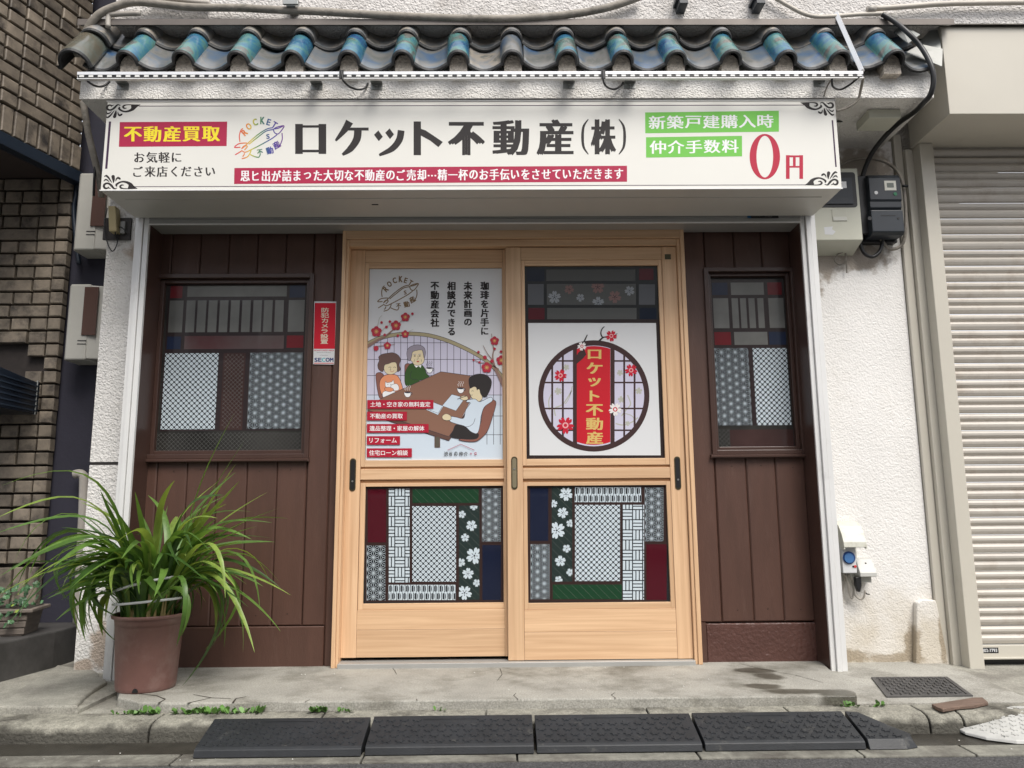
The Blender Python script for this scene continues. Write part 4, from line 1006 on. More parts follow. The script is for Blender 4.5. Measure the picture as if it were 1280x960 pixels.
# ------------------------------------------------------------------ round window poster on the right door
YR = -.035+.0150
ps2 = thing("poster", (.44, YR, .95), "white poster with a round lattice window and red vertical banner on the right door", "poster")
MB().box(.1125, .7755, YR+.0005, YR+.002, .9435, 1.628, mk("poster_border_black", (.02,.012,.012))).build("border", ps2)
z2 = zoomfn(655, 400, 5.333, YR)
K = Ink(z2, YR+.0003, .000015); K.poly([(28,20),(880,20),(912,902),(38,902)], WHITEP); K.build("sheet", ps2)
cx0, cy0, RX_, RY_ = 465, 506, 371, 369
K = Ink(z2, YR-.0002, .000015)
K.ell(cx0, cy0, 345, 343, I_LAV, 64); K.up()
for pts, wd in (([(170,600),(165,540),(185,490)],7), ([(210,640),(205,590),(260,560),(320,470)],8), ([(275,560),(300,520),(322,440)],5), ([(690,500),(710,560),(680,600),(650,640)],8), ([(610,690),(660,700),(720,680),(760,650)],8), ([(660,620),(720,640),(745,690)],6)): K.curve(pts, wd, I_GREYT)
K.up()
for x, y, r_ in ((282,316,22),(228,475,26),(640,352,22),(648,530,24),(765,473,24),(690,690,18)): K.poly(sakura_pts(x, y, r_, x), I_GREYT)
K.up()
def chord(x): return math.sqrt(max(0, 345**2-(x-cx0)**2))
for x, wd in ((188,13),(259,13),(340,28),(590,28),(668,13),(737,13)):
    c_ = chord(x); K.brush([(x, cy0-c_), (x, cy0+c_)], wd, I_BROWN)
K.up()
for y, s_ in ((273,1),(417,1),(590,1),(735,1)):
    c_ = math.sqrt(345**2-(y-cy0)**2); K.brush([(cx0-c_, y), (340, y)], 11, I_BROWN); K.brush([(590, y), (cx0+c_, y)], 11, I_BROWN)
K.up(); K.ring(cx0, cy0, RX_, 336, I_BROWN, 72); K.build("lattice_window_print", ps2)
K = Ink(z2, YR-.0007, .000015)
top = [(352+i*(575-352)/12, cy0-math.sqrt(336**2-(352+i*(575-352)/12-cx0)**2)+4) for i in range(13)]
botm = [(a[0], 2*cy0-a[1]-6) for a in top]
K.poly(top+botm[::-1], I_RED); K.up()
K.poly([(340,250),(365,215),(400,190),(415,230),(395,255),(352,292)], I_BROWN); K.up()
K.vtext("ロケット不動産", 470, 182, 832, 118, I_GOLD, .034, 8, 0, .10)
K.build("name_banner_print", ps2)
K = Ink(z2, YR-.0012, .000015)
K.curve([(395,160),(405,135),(422,98)], [14,10,6], I_BLACK); K.curve([(500,142),(525,118),(552,112)], [14,9,6], I_BLACK); K.curve([(525,120),(512,90),(520,60),(536,44)], [9,8,7,5], I_BLACK); K.curve([(600,105),(622,90)], [5,3], I_BLACK); K.up(); K.build("twig_print", ps2)
def sak2(x, y, r_, m, mc, ro):
    K.poly(sakura_pts(x, y, r_, ro, .72), m); K.up(); K.ell(x, y, r_*.36, r_*.36, mc, 10); K.up(); K.ell(x, y, r_*.2, r_*.2, m, 8); K.up()
R2 = mk("ink_blossom_bright_red", (.50,.012,.035)); PK = mk("ink_pink", (.70,.35,.35)); W2 = mk("ink_petal_white", (.75,.72,.70))
for x, y, r_, m, mc, ro in ((582,106,38,R2,PK,.2),(386,175,30,W2,R2,.5),(243,370,42,R2,PK,.1),(714,335,42,R2,PK,.4),(276,702,58,R2,PK,.3),(608,596,44,W2,R2,.25)):
    K = Ink(z2, YR-.0013, .000015); sak2(x, y, r_, m, mc, ro); K.build("blossom_print", ps2)

# ------------------------------------------------------------------ the long sign box over the door
YS = -.490
sign = thing("shop_sign", (-.125, YS, 2.118), "long white sign box with large dark Japanese lettering under the tiled eave", "sign")
b = MB(); b.box(-1.7634, 1.514, YS+.002, -.169, 2.1034, 2.5279, SIGNB); b.build("sign_box", sign, bevel=.003)
MB().box(-1.7624, 1.513, YS, YS+.0018, 2.1044, 2.5269, SIGNW).build("sign_face", sign)
b = MB(); b.box(-1.7663, 1.517, YS-.003, YS+.0015, 2.1029, 2.1078, ALU); b.box(-1.7663, 1.517, YS-.003, YS+.0015, 2.5244, 2.5299, ALU); b.build("sign_trim", sign)
b = MB(); b.box(-1.70, 1.46, -.40, -.395, 2.1005, 2.104, SIGNB); b.box(-.60, -.57, -.33, -.325, 2.1005, 2.104, BLACK); b.build("soffit_seam", sign)
def SK(dy=.0003, step=.00003): return Ink(lambda x, y: PY(x, y, YS), YS-dy, step)
def spx(x0, y0, x1, y1): return RY(x0, y0, x1, y1, YS)
# world-space ink for straight borders
W_ = Ink(lambda x, y: (x, -y), YS-.0003, .00003)
W_.rect(-1.6229, -2.5051, 1.3705, -2.5017, I_PURP); W_.rect(-1.6229, -2.1237, 1.3705, -2.1207, I_PURP)
W_.rect(-1.7505, -2.4299, -1.7406, -2.2063, I_PURP); W_.rect(1.4913, -2.4299, 1.4982, -2.2063, I_PURP)
W_.build("border_line", sign)
def ornament(px, py, fx, fz):
    """scroll and leaf corner, anchored at the outer corner of its printed area"""
    u = .0001652; ax, az = PY(px, py, YS)
    k = Ink(lambda x, y: (ax+fx*(x-270)*u, az-fz*(y-212)*u), YS-.0003, .00003)
    for p, w_ in (([(1190,222),(1085,268),(995,350),(890,408),(780,424),(680,388),(625,335),(640,288)], [8,70,88,62,44,50,60,22]),
                  ([(1130,226),(960,226),(830,228),(755,250),(728,290),(765,328),(828,326)], [16,24,28,48,52,42,12]),
                  ([(652,248),(600,226),(560,240),(500,310),(440,362),(370,380),(312,350),(298,300),(322,252),(372,236),(420,252),(485,228)], [18,30,45,60,52,50,58,60,55,46,36,8]),
                  ([(418,255),(412,296)], [34,4]),
                  ([(546,388),(540,480),(520,575),(512,612)], [8,70,92,30]), ([(505,392),(445,478),(392,550),(335,592),(285,568)], [8,36,50,52,12]),
                  ([(432,415),(375,470),(325,482),(284,438)], [8,36,44,10]), ([(598,436),(615,500),(655,535),(702,508),(700,485)], [12,38,52,54,30])):
        k.curve(p, w_, I_BLACK, 6); k.up()
    k.poly([(1140,222),(945,226),(938,262),(950,300),(942,340),(975,372),(1065,300)], I_BLACK); k.up()
    k.build("corner_ornament", sign)
ornament(132.9, 130.4, 1, 1); ornament(1042.2, 127.6, -1, 1); ornament(128.3, 236.6, 1, -1); ornament(1048.6, 231.8, -1, -1)
def boxed(nm, r, m, t, tr, mt, off, h):
    k = SK(); k.poly([(r[0],r[1]),(r[2],r[3]),(r[4],r[5]),(r[6],r[7])], m); k.up(3)
    n = len(t); p = (tr[2]-tr[0])/n
    for i, c in enumerate(t):
        _, _, (a0, a1, b0, b1) = glyph(c, off); gw, gh = min(1, (a1-a0)/.92), min(1, (b1-b0)/.92)
        xc = tr[0]+p*(i+.5); sl = (r[3]-r[1])/(r[2]-r[0])*(xc-tr[0]); yc = (tr[1]+tr[3])/2+sl - (0 if c not in "…" else -1)
        hh = (tr[3]-tr[1])/2*gh; hw = p/2*.93*gw
        if c == "…": hh, hw = 1.0, p*.42
        k.text(c, xc-hw, yc-hh, xc+hw, yc+hh, mt, off, h)
    k.build(nm, sign)
boxed("maroon_caption", (149.8,152.6,284,152.0,283.3,182.6,148.6,183.6), I_MAR, "不動産買取", (154,158,276,177.6), I_YEL, .012, 1.9)
boxed("red_caption", (293,210,783.8,207.2,783.8,227.2,292.6,230), I_MAR, "思ヒ出が詰まった大切な不動産のご売却…精一杯のお手伝いをさせていただきます", (300,213.0,780,227.0), I_WHT, .012, .9)
boxed("green_caption", (806.4,140.6,973.6,138.4,973.6,164.6,806.6,166.6), I_GRN, "新築戸建購入時", (810,145,968,161.5), I_WHT, .012, 1.0)
boxed("green_caption", (807.5,171.6,927.5,169.8,927.6,195.4,807.6,197.0), I_GRN, "仲介手数料", (811,176,924,192.5), I_WHT, .012, 1.0)
def line_text(t, x0, y0, x1, y1, m, off, h):
    k = SK(); n = len(t); p = (x1-x0)/n
    for i, c in enumerate(t):
        _, _, (a0, a1, b0, b1) = glyph(c, off); gw, gh = min(1, (a1-a0)/.92), min(1, (b1-b0)/.92); xc = x0+p*(i+.5); yc = (y0+y1)/2
        k.text(c, xc-p*.46*gw, yc-(y1-y0)/2*gh, xc+p*.46*gw, yc+(y1-y0)/2*gh, m, off, h)
    k.build("lettering", sign)
line_text("お気軽に", 166.5, 190, 228.5, 203.5, I_BLACK, .004, .8)
line_text("ご来店ください", 165, 207.8, 270.5, 221.2, I_BLACK, .004, .8)
# big name: stylised strokes (thick uprights, thin bars)
B = I_BLACK
k = SK()
k.rect(369,155,378.5,192.4,B); k.rect(398.2,155,407.8,192.4,B); k.rect(378.5,156.6,398.2,159.6,B); k.rect(378.5,187.2,398.2,190.4,B); k.build("lettering", sign)
k = SK()
k.curve([(437,152),(431,162),(419.5,176)], [10,8,2.5], B); k.up(); k.poly([(430,159.5),(460.8,159.5),(460.8,163.2),(428,163.2)], B); k.up(); k.curve([(447.5,161),(446,174),(438,186),(428,193.5)], [9.5,9.5,8,3], B); k.build("lettering", sign)
k = SK()
for cx in (473, 487): k.poly([(cx-5.5,168.5 if cx < 480 else 166),(cx,163 if cx < 480 else 160.5),(cx+5.5,171 if cx < 480 else 168),(cx+.5,176.5 if cx < 480 else 174)], B)
k.curve([(501.5,163),(499,175),(490,186),(474,194)], [8.5,8.5,7.5,3], B); k.build("lettering", sign)
k = SK(); k.rect(517,151.8,526.2,194,B); k.up(); k.poly([(526.2,161),(532,163),(544,171),(553.5,177.5),(548,184),(538,176),(526.2,169.5)], B); k.build("lettering", sign)
for c, x0, y0, x1, y1 in (("不",560,152.5,606,194),("動",615.6,150.2,661.5,194.2),("産",670.8,149.2,717,194)):
    k = SK(); k.text(c, x0, y0, x1, y1, B, .02, 7.0 if c == "不" else 4.6); k.build("lettering", sign)
k = SK(); k.text("株", 738.5, 149.2, 770, 193, B, .012, 3.8); k.build("lettering", sign)
k = SK(); k.curve([(735.4,149),(729.6,158),(728.2,171),(729.6,184),(735.4,193)], [1,3,3.6,3,1], B, 8); k.up(); k.curve([(773.6,149),(779.4,158),(780.8,171),(779.4,184),(773.6,193)], [1,3,3.6,3,1], B, 8); k.build("lettering", sign)
k = SK(); k.ring(956, 195.8, 19, 10.4, I_CRIM, 48, ry=28.4/19, riy=26.0); k.build("price_digit", sign)
k = SK()
for x0, x1 in ((982.4,987.0),(999.2,1003.8)): k.rect(x0,194,x1,223.6,I_CRIM)
k.up(); k.rect(984,194.2,1002,196.6,I_CRIM); k.rect(984,207.4,1002,209.6,I_CRIM); k.up(); k.rect(991.2,195.5,994.6,208.5,I_CRIM); k.build("lettering", sign)
# rainbow emblem: printed colour runs from red at the tail to violet at the nose
RB = bpy.data.materials.new("ink_rainbow"); RB.use_nodes = True; t = RB.node_tree
tc = t.nodes.new("ShaderNodeTexCoord"); sx_ = t.nodes.new("ShaderNodeSeparateXYZ"); mr = t.nodes.new("ShaderNodeMapRange")
x_a, _z = PY(296, 173, YS); x_b, _z = PY(356, 173, YS); mr.inputs[1].default_value = x_a; mr.inputs[2].default_value = x_b
cr = t.nodes.new("ShaderNodeValToRGB"); e = cr.color_ramp.elements
e[0].position = 0; e[0].color = (.62,.03,.05,1); e[1].position = 1; e[1].color = (.14,.02,.22,1)
for p_, c_ in ((.18,(.70,.20,.02,1)),(.30,(.60,.48,.04,1)),(.42,(.12,.28,.06,1)),(.56,(.02,.13,.15,1)),(.72,(.04,.04,.30,1))): q_ = e.new(p_); q_.color = c_
t.links.new(tc.outputs["Object"], sx_.inputs[0]); t.links.new(sx_.outputs[0], mr.inputs[0]); t.links.new(mr.outputs[0], cr.inputs[0]); t.links.new(cr.outputs[0], t.nodes["Principled BSDF"].inputs["Base Color"])
K = Ink(zoomfn(280, 120, 8.0, YS), YS-.0003, .000015); rocket(K, RB, 1, 1, 100, 200, 6.2); K.build("emblem_print", sign)

# ------------------------------------------------------------------ shop roller shutter: guide rails and slot housing
rs = thing("shutter_frame", (-.12, -.17, 0), "white aluminium guide rails and grey slot housing of the shop's rolled up shutter", "shutter frame")
def rail(x0, x1, inner):
    b = MB(); w_ = x1-x0
    lo, hi = (x0, x1-.006) if inner > 0 else (x0+.006, x1)
    b.box(x0+w_*.01, x0+w_*.30, -.152, -.132, -.02, 2.116, ALU); b.box(x0+w_*.32, x0+w_*.62, -.165, -.132, -.022, 2.116, ALU); b.box(x0+w_*.66, x1, -.158, -.141, -.022, 2.116, ALU)
    b.box(lo+.001, hi-.001, -.148, -.003, -.02, 2.11, ALU_G)
    return b.build("guide_rail", rs, bevel=.0012)
rail(-1.768, -1.700, 1); rail(1.455, 1.526, -1)
b = MB(); b.box(-1.699, 1.454, -.163, -.02, 2.098, 2.1165, ALU_G); b.box(-1.699, 1.454, -.158, -.02, 2.076, 2.0975, ALU_G); b.box(-1.699, 1.454, -.166, -.158, 2.070, 2.077, ALU); b.build("slot_housing", rs, bevel=.0012)
b = MB(); b.box(-1.699, 1.454, -.15, .028, 2.078, 2.074, BLACK); 
x0, x1, z0, z1 = RY(934, 267.2, 973, 272.6, -.164)
k = Ink(lambda x, y: (x, -y), -.1645, .0001); k.rect(x0, -z1, x1, -z0, BLACK); k.up(); k.rect(x0, -z1, x0+.018, -z0, mk("sticker_blue", (.03,.12,.25))); k.text("シャッター", x0+.024, -z1+.005, x0+.075, -z0-.005, ALU_G); k.text("サービス", x0+.085, -z1+.008, x0+.12, -z0-.004, ALU_G); k.build("maker_label", rs)

# ------------------------------------------------------------------ LED bar along the eave
led = thing("light_bar", (-.12, -.6, 2.58), "white aluminium LED strip bar running along the eave above the sign", "light bar")
YB = -.60
b = MB(); b.box(-1.845, 1.597, YB, YB+.018, 2.5905, 2.604, mat("led_profile", (.74,.75,.77), .3, .2)); b.box(-1.845, 1.597, YB+.004, YB+.016, 2.574, 2.5905, mat("led_profile", (.7,.7,.7))); b.box(-1.845, 1.597, YB+.001, YB+.018, 2.571, 2.575, ALU); b.build("profile", led)
MB().box(-1.842, 1.594, YB+.002, YB+.0045, 2.5765, 2.5895, BLACK).build("led_tape", led)
b = MB(); LEDM = mat("led_lens", (.80,.80,.78), .25)
n = 86
for i in range(n):
    x = -1.825+i*(3.405/(n-1)); b.chbox(x-.010, x+.010, YB-.001, YB+.003, 2.5785, 2.5880, .001, LEDM)
o = b.build("led_lenses", led); o["kind"] = "stuff"
MB().tube([P3(1077.5,89,YB+.008), P3(1045.5,17,-.445)], .0125, mat("led_profile", (.7,.7,.7)), 4).build("arm", led)
for x, y in ((154,109),(396,109),(471,109),(711,107.5),(787,107.5),(1024,105)):
    X, Z = PY(x, y, -.501); b = MB(); b.box(X-.026, X+.026, -.5035, -.5010, Z-.013, Z+.016, GALV); b.box(X-.026, X+.026, YB+.018, -.5035, Z+.0145, Z+.0165, GALV); b.box(X-.012, X+.012, YB+.018, YB+.020, Z+.0165, 2.60, GALV)
    b.lathe([(0,0),(.006,0),(.006,.002),(0,.002)], (X, -.506, Z), mat("steel_key", (.5,.5,.48)), 8); b.build("bracket", led)
def cable(name, pts, r, m, label, cat="cable", seg=7, n=8, group=None):
    P = crom([P3(*p) for p in pts], seg)
    return MB().tube(P, r, m, n).build(name, smooth=True, label=label, cat=cat, group=group)
for pts in ([(427,89,-.605),(428,98,-.607),(431,103,-.600),(438,109,-.56),(448,112,-.53),(456,110,-.51),(460,104,-.505)], [(754,88,-.605),(754,100,-.607),(757,107,-.59),(763,111,-.54),(770,111,-.52),(776,107,-.51),(779,103,-.505)], [(1040,98,-.60),(1041,108,-.58),(1050,112,-.52),(1062,106,-.56),(1074,96,-.60)], [(109,101,-.6),(118,107,-.57),(128,108,-.52),(137,102,-.5)]):
    MB().tube(crom([P3(*p) for p in pts], 6), .0045, BLACK, 6).build("connector_cable", led, smooth=True)
for x in (427, 754):
    X, Z = PY(x, 92, YB); MB().box(X-.009, X+.009, YB-.006, YB+.001, 2.568, 2.608, BLACK).build("joint_clip", led)

# ------------------------------------------------------------------ conduits and cables
cable("conduit", [(104,60,-.42),(106,48,-.44),(112,32,-.46),(124,18,-.47),(142,9,-.47),(165,3,-.47),(190,4,-.46),(240,9,-.46),(300,10,-.46),(360,13,-.46),(400,14.5,-.46),(450,17.5,-.46),(520,21,-.455),(600,23.5,-.455),(660,22.5,-.455),(720,17,-.455),(765,8,-.455),(800,-4,-.455)], .0175, HOSE, "thick grey taped hose arching from the roof corner along the upper wall", "hose")
cable("conduit", [(190,-4,-.445),(240,2,-.445),(262,4,-.445)], .012, PIPEG, "short grey pipe at the top left above the taped hose", "pipe")
cable("conduit", [(104,128,-.18),(107,145,-.18),(110,165,-.18),(116,190,-.18),(121,210,-.16),(125,228,-.14),(127,246,-.1)], .0165, HOSE, "grey taped hose dropping behind the left end of the sign", "hose")
cable("drip_pipe", [(175,16.5,-.46),(142,18,-.46),(136,20,-.46),(135,34,-.46)], .012, PIPEG, "pale elbow pipe at the left end of the flashing", "pipe", 5)
cable("conduit", [(960,-8,-.45),(985,7,-.45),(1002,16,-.45),(1018,20.5,-.45),(1040,20.5,-.45),(1075,18,-.45),(1105,17,-.45)], .0095, PIPEW, "beige flexible conduit dipping to the top of the light bar arm", "conduit")
cable("conduit", [(1090,11,-.45),(1130,8.5,-.45),(1190,4.5,-.45),(1300,3,-.45)], .0125, PIPEW, "straight beige pipe along the wall at the top right", "pipe", 3)
MB().tube([P3(1084,12,-.452), P3(1094,11,-.452)], .016, PIPEG, 12).build("pipe_end_cap", smooth=True, label="grey end cap on the straight beige pipe at top right", cat="pipe cap")
cable("cable", [(1103,18,-.46),(1118,27,-.48),(1136,42,-.52),(1152,60,-.53),(1163,80,-.56),(1167,100,-.56),(1163,118,-.54),(1154,129,-.50),(1143,140,-.42),(1122,155,-.28),(1103,174,-.18),(1088,195,-.11),(1079,218,-.08),(1076,236,-.07)], .0118, BLACK, "thick black supply cable curving from the roof end down to the meters", "cable")
cable("cable", [(1040,212,-.05),(1060,202,-.05),(1078,198,-.05),(1100,200,-.05),(1118,210,-.06),(1128,228,-.07),(1132,260,-.08),(1131,295,-.07),(1125,308,-.05),(1112,311,-.05),(1102,300,-.05),(1098,292,-.05)], .0085, HOSE, "grey cable looping around the right side of the dark meter", "cable")
cable("cable", [(1078,292,-.06),(1075,302,-.05),(1080,316,-.05),(1090,321,-.05),(1099,315,-.05),(1103,303,-.05),(1102,292,-.06)], .0095, BLACK, "black cable loop hanging between the two electricity meters", "cable")
cable("cable", [(1053,303,-.06),(1054,314,-.03),(1047,318,-.02),(1043,325,-.02),(1049,331,-.02),(1056,327,-.02),(1057,318,-.02),(1056,314,-.02),(1058,328,-.02),(1058.5,341,-.02)], .0035, HOSE, "thin curled wire hanging under the cream meter box", "wire")
cable("cable", [(1046,152,-.30),(1060,150,-.25),(1072,143,-.2),(1086,141,-.25)], .005, BLACK, "black lead from the sign end to the cream box under the eave", "cable")
cable("cable", [(1046,139,-.506),(1060,134,-.508),(1072,125,-.512),(1076,112,-.535),(1079,97,-.58)], .006, HOSE, "grey lead looping from the light bar end behind the sign", "cable")
cable("cable", [(1030,120,-.504),(1034,108,-.51),(1040,98,-.58)], .003, HOSE, "thin grey lead under the light bar's right end", "cable")
cable("cable", [(119,205,-.17),(118,222,-.17),(117,245,-.15)], .006, BLACK, "black cable hanging beside the taped hose left of the sign", "cable")
MB().box(1.71, 1.86, -.40, -.27, 2.490, 2.5335, CREAMB).build("junction_box", label="cream junction box fixed under the right end of the eave", cat="junction box", bevel=.003)
for x, y in ((851,4),(946,4)):
    X, Z = PY(x, y, -.45); MB().box(X-.018, X+.022, -.50, -.42, Z-.035, Z+.06, DARKP).box(X-.03, X+.012, -.49, -.42, Z-.006, Z+.010, DARKP).build("wall_clamp", bevel=.002, label="small dark bracket on the upper wall, " + ("left one of the pair" if x < 900 else "right one of the pair"), cat="bracket", group="dark brackets at the top edge of the upper wall")
X, Z = PY(364, 4, -.48); MB().box(X-.02, X+.02, -.49, -.42, Z-.02, Z+.05, GALV).box(X-.035, X+.035, -.495, -.485, Z-.015, Z+.005, GALV).build("hose_clip", bevel=.002, label="metal clip holding the taped hose on the upper wall", cat="clip")

# ------------------------------------------------------------------ electricity meters on the right wall
ma = thing("meter_box", (1.64, -.12, 2.0), "cream electricity meter box with a rounded black window, half behind the sign end", "meter box")
b = MB(); b.prism([(0,1.955),(-.085,1.985),(-.12,1.997),(-.12,2.368),(-.105,2.376),(0,2.376)], 'x', 1.490, 1.772, CREAMB); b.build("case", ma, bevel=.004)
X0, X1, Z0, Z1 = 1.53, *RY(1027, 215.6, 1070, 259.2, -.12)[1:]
b = MB(); b.prism(rrect(X0, X1, Z0, Z1, .014), 'y', -.1225, -.120, BLACK); o = b.build("window", ma)
b = MB(); b.box(X0+.015, X1-.02, -.1262, -.1226, Z0+.02, Z1-.03, DARKP); b.box(X0+.015, X1-.02, -.1285, -.1263, Z0+.015, Z0+.052, DARKP); b.build("meter_unit", o, bevel=.002)
x = RY(1052, 227, 1058, 235, -.1265); MB().box(x[0], x[1], -.1275, -.1263, x[2], x[3], ALU).build("dial_label", o)
x = RY(1040, 262, 1058.6, 276.6, -.12); b = MB(); b.box(x[0], x[1], -.1222, -.12, x[2], x[3], CREAMB); b.box(x[0]+.003, x[1]-.003, -.1245, -.1222, x[2]+.002, x[2]+.022, mat("pale_label", (.6,.6,.54), .4)); b.build("access_flap", ma, bevel=.001)
k = Ink(lambda x, y: PY(x, y, -.12), -.1205, .0001); k.poly([(1030,284),(1041,283),(1040,286.5),(1044.5,289.5),(1041,293.5),(1031,293)], WHITEP); k.build("torn_sticker", ma)
mb_ = thing("meter_box", (1.88, -.12, 2.02), "dark blue-grey smart electricity meter beside the cream meter box", "meter box")
MB().box(1.775, 1.83, -.09, 0, 2.04, 2.345, BLACK).build("mounting_plate", mb_, bevel=.004)
MB().box(1.80, 1.982, -.045, 0, 2.01, 2.35, BLACK).build("mounting_plate", mb_, bevel=.004)
b = MB(); b.prism([(-.045,2.155),(-.108,2.155),(-.118,2.165),(-.118,2.195),(-.125,2.205),(-.125,2.315),(-.11,2.338),(-.045,2.338)], 'x', 1.822, 1.980, DARKP); b.build("meter_body", mb_, bevel=.003)
b = MB(); b.prism([(-.045,2.022),(-.115,2.022),(-.132,2.036),(-.132,2.145),(-.12,2.152),(-.045,2.152)], 'x', 1.817, 1.975, DARKP); o = b.build("terminal_cover", mb_, bevel=.003)
MB().box(1.865, 1.935, -.1335, -.132, 2.116, 2.119, BLACK).build("cover_slot", o)
x = RY(1105.5, 226, 1120, 238, -.126); b = MB(); b.box(x[0], x[1], -.1272, -.125, x[2], x[3], mat("pale_label", (.6,.6,.54))); b.box(x[0]+.012, x[1]-.012, -.1282, -.1272, x[2]+.015, x[3]-.012, mat("lcd_grey", (.12,.14,.12), .3)); b.build("display", mb_)
def disc(px, py, Y, r, m, nm, par, t=.002):
    X, Z = PY(px, py, Y); return MB().prism([(X+r*math.cos(a), Z+r*math.sin(a)) for a in [math.pi*i/8 for i in range(16)]], 'y', Y-t, Y, m).build(nm, par)
disc(1095, 241, -.125, .009, WHITEP, "white_button", mb_); disc(1119, 242.5, -.125, .009, mat("seal_green", (.01,.16,.07), .5), "green_seal", mb_)
disc(1087, 273, -.132, .010, BLACK, "screw_recess", mb_); disc(1123, 273, -.132, .006, BLACK, "screw_recess", mb_)
cable("stub", [(1128,232.5,-.1),(1134.5,232.5,-.1)], .007, BLACK, "short black plug sticking out beside the dark meter", "plug", 2)

# ------------------------------------------------------------------ timer, hood and outlet low on the right wall
tb = thing("outlet_timer", (1.62, -.02, .30), "white weather hood over a blue dial timer and outlet low on the wall", "timer")
def ppoly(pts, Y): return [PY(x, y, Y) for x, y in pts]
# hood: thick curved shell seen from its left side
hp = [(-.004,.638),(-.040,.636),(-.075,.618),(-.100,.585),(-.118,.545),(-.121,.522),(-.112,.520),(-.106,.545),(-.09,.580),(-.068,.606),(-.035,.622),(-.004,.624)]
b = MB(); b.prism(hp, 'x', 1.566, 1.672, mat("hood_plastic", (.56,.56,.49), .4, dirt=(.42,.40,.33), ds=30, dlo=.5, dhi=.75)); b.prism([(-.004,.63),(-.040,.628),(-.073,.612),(-.098,.582),(-.116,.545),(-.120,.512),(-.095,.510),(-.05,.555),(-.004,.60)], 'x', 1.5655, 1.571, mat("hood_plastic", (.6,.6,.52))); b.prism([(-.004,.63),(-.040,.628),(-.073,.612),(-.098,.582),(-.116,.545),(-.120,.512),(-.095,.520),(-.04,.585),(-.004,.60)], 'x', 1.667, 1.6725, mat("hood_plastic", (.6,.6,.52)))
b.build("hood", tb, bevel=.0015)
MB().box(1.572, 1.668, -.02, 0, .36, .62, mat("outlet_plate", (.46,.46,.42), .45)).build("outlet_plate", tb, bevel=.003)
x = RY(1053, 688, 1070.5, 716.5, -.085); TMR = mat("timer_white", (.62,.63,.64), .4)
b = MB(); b.box(x[0], x[1], -.085, -.02, x[2], x[3]+.04, TMR); b.build("timer_body", tb, bevel=.003)
o = disc(1061, 697, -.086, .029, mat("dial_dark_blue", (.02,.06,.20), .35), "timer_dial", tb, .004)
disc(1061, 697.5, -.090, .022, mat("dial_blue", (.06,.16,.36), .35), "dial_knob", o, .006)
disc(1069, 708, -.086, .006, mat("switch_red", (.6,.05,.05), .4), "switch", tb); disc(1066.5, 708, -.086, .004, BLACK, "switch", tb)
x = RY(1073, 701, 1094, 719, -.07)
b = MB(); b.prism([(0,x[3]+.01),(-.045,x[3]+.008),(-.085,x[2]+.012),(-.085,x[2]-.006),(0,x[2]-.006)], 'x', x[0], x[1], mat("cover_white", (.50,.50,.47), .45)); o = b.build("outlet_cover", tb, bevel=.003)
disc(1081, 704, -.05, .004, BLACK, "screw_hole", o, .01)
MB().box(x[0]+.008, x[1]-.012, -.05, 0, x[2]-.035, x[2]-.007, mat("outlet_plate", (.46,.46,.42))).build("outlet_block", tb, bevel=.002)
b = MB(); b.prism([(1.628,x[2]-.008),(1.655,x[2]-.008),(1.655,x[2]-.045),(1.646,x[2]-.075),(1.637,x[2]-.075),(1.628,x[2]-.045)], 'y', -.075, -.05, BLACK); b.build("plug", tb, bevel=.003)
for pts, r_, m_ in (([(1081,738,-.06),(1080,746,-.05),(1075,749,-.04),(1068,742,-.03),(1066,730,-.03),(1063,722,-.04)], .0045, PIPEG), ([(1057,718,-.05),(1060,730,-.04),(1062,742,-.03),(1065,748,-.03),(1067,740,-.03),(1066,728,-.03),(1060,718,-.05)], .0045, PIPEG), ([(1055,717,-.05),(1056,724,-.03),(1054,735,-.02),(1053,742,-.02)], .003, PIPEG), ([(1081,738,-.06),(1083,742,-.05),(1087,743,-.05)], .003, BLACK)):
    MB().tube(crom([P3(*p) for p in pts], 6), r_, m_, 8).build("cord", tb, smooth=True)

# ------------------------------------------------------------------ camera notice sticker on the left post
st = thing("sticker", (-.87, -.01, 1.40), "red and white security camera notice sticker on the brown post left of the door", "sticker")
zs = zoomfn(385, 370, 10.1, -.0095)
cn = [zs(*p) for p in ((78,70),(356,70),(330,865),(66,865))]
k = Ink(zs, -.0098, .00006); k.poly([(78,68),(358,70),(331,866),(66,862)], WHITEP); k.up(); k.poly([(86,88),(352,88),(338,668),(72,668)], mk("sticker_red", (.58,.012,.03))); k.up()
k.vtext("防犯カメラ設置", 218, 146, 608, 100, mk("sticker_cream", (.75,.70,.55)), .03, 0, -.03)
k.text("MONITORED AREA", 76, 680, 330, 696, mk("sticker_red", (.5,.02,.03)), .03); k.text("Security Camera", 110, 708, 292, 720, I_DARK); k.text("in Operation", 150, 742, 250, 756, I_DARK)
k.text("SE", 80, 780, 172, 832, mk("sticker_navy", (.02,.04,.16)), .06); k.text("C", 174, 780, 220, 832, mk("sticker_cyan", (.10,.45,.50)), .06); k.text("OM", 222, 780, 322, 832, mk("sticker_navy", (.02,.04,.16)), .06); k.rect(76, 842, 326, 858, mk("sticker_pink", (.6,.25,.25)))
k.build("sticker_print", st)

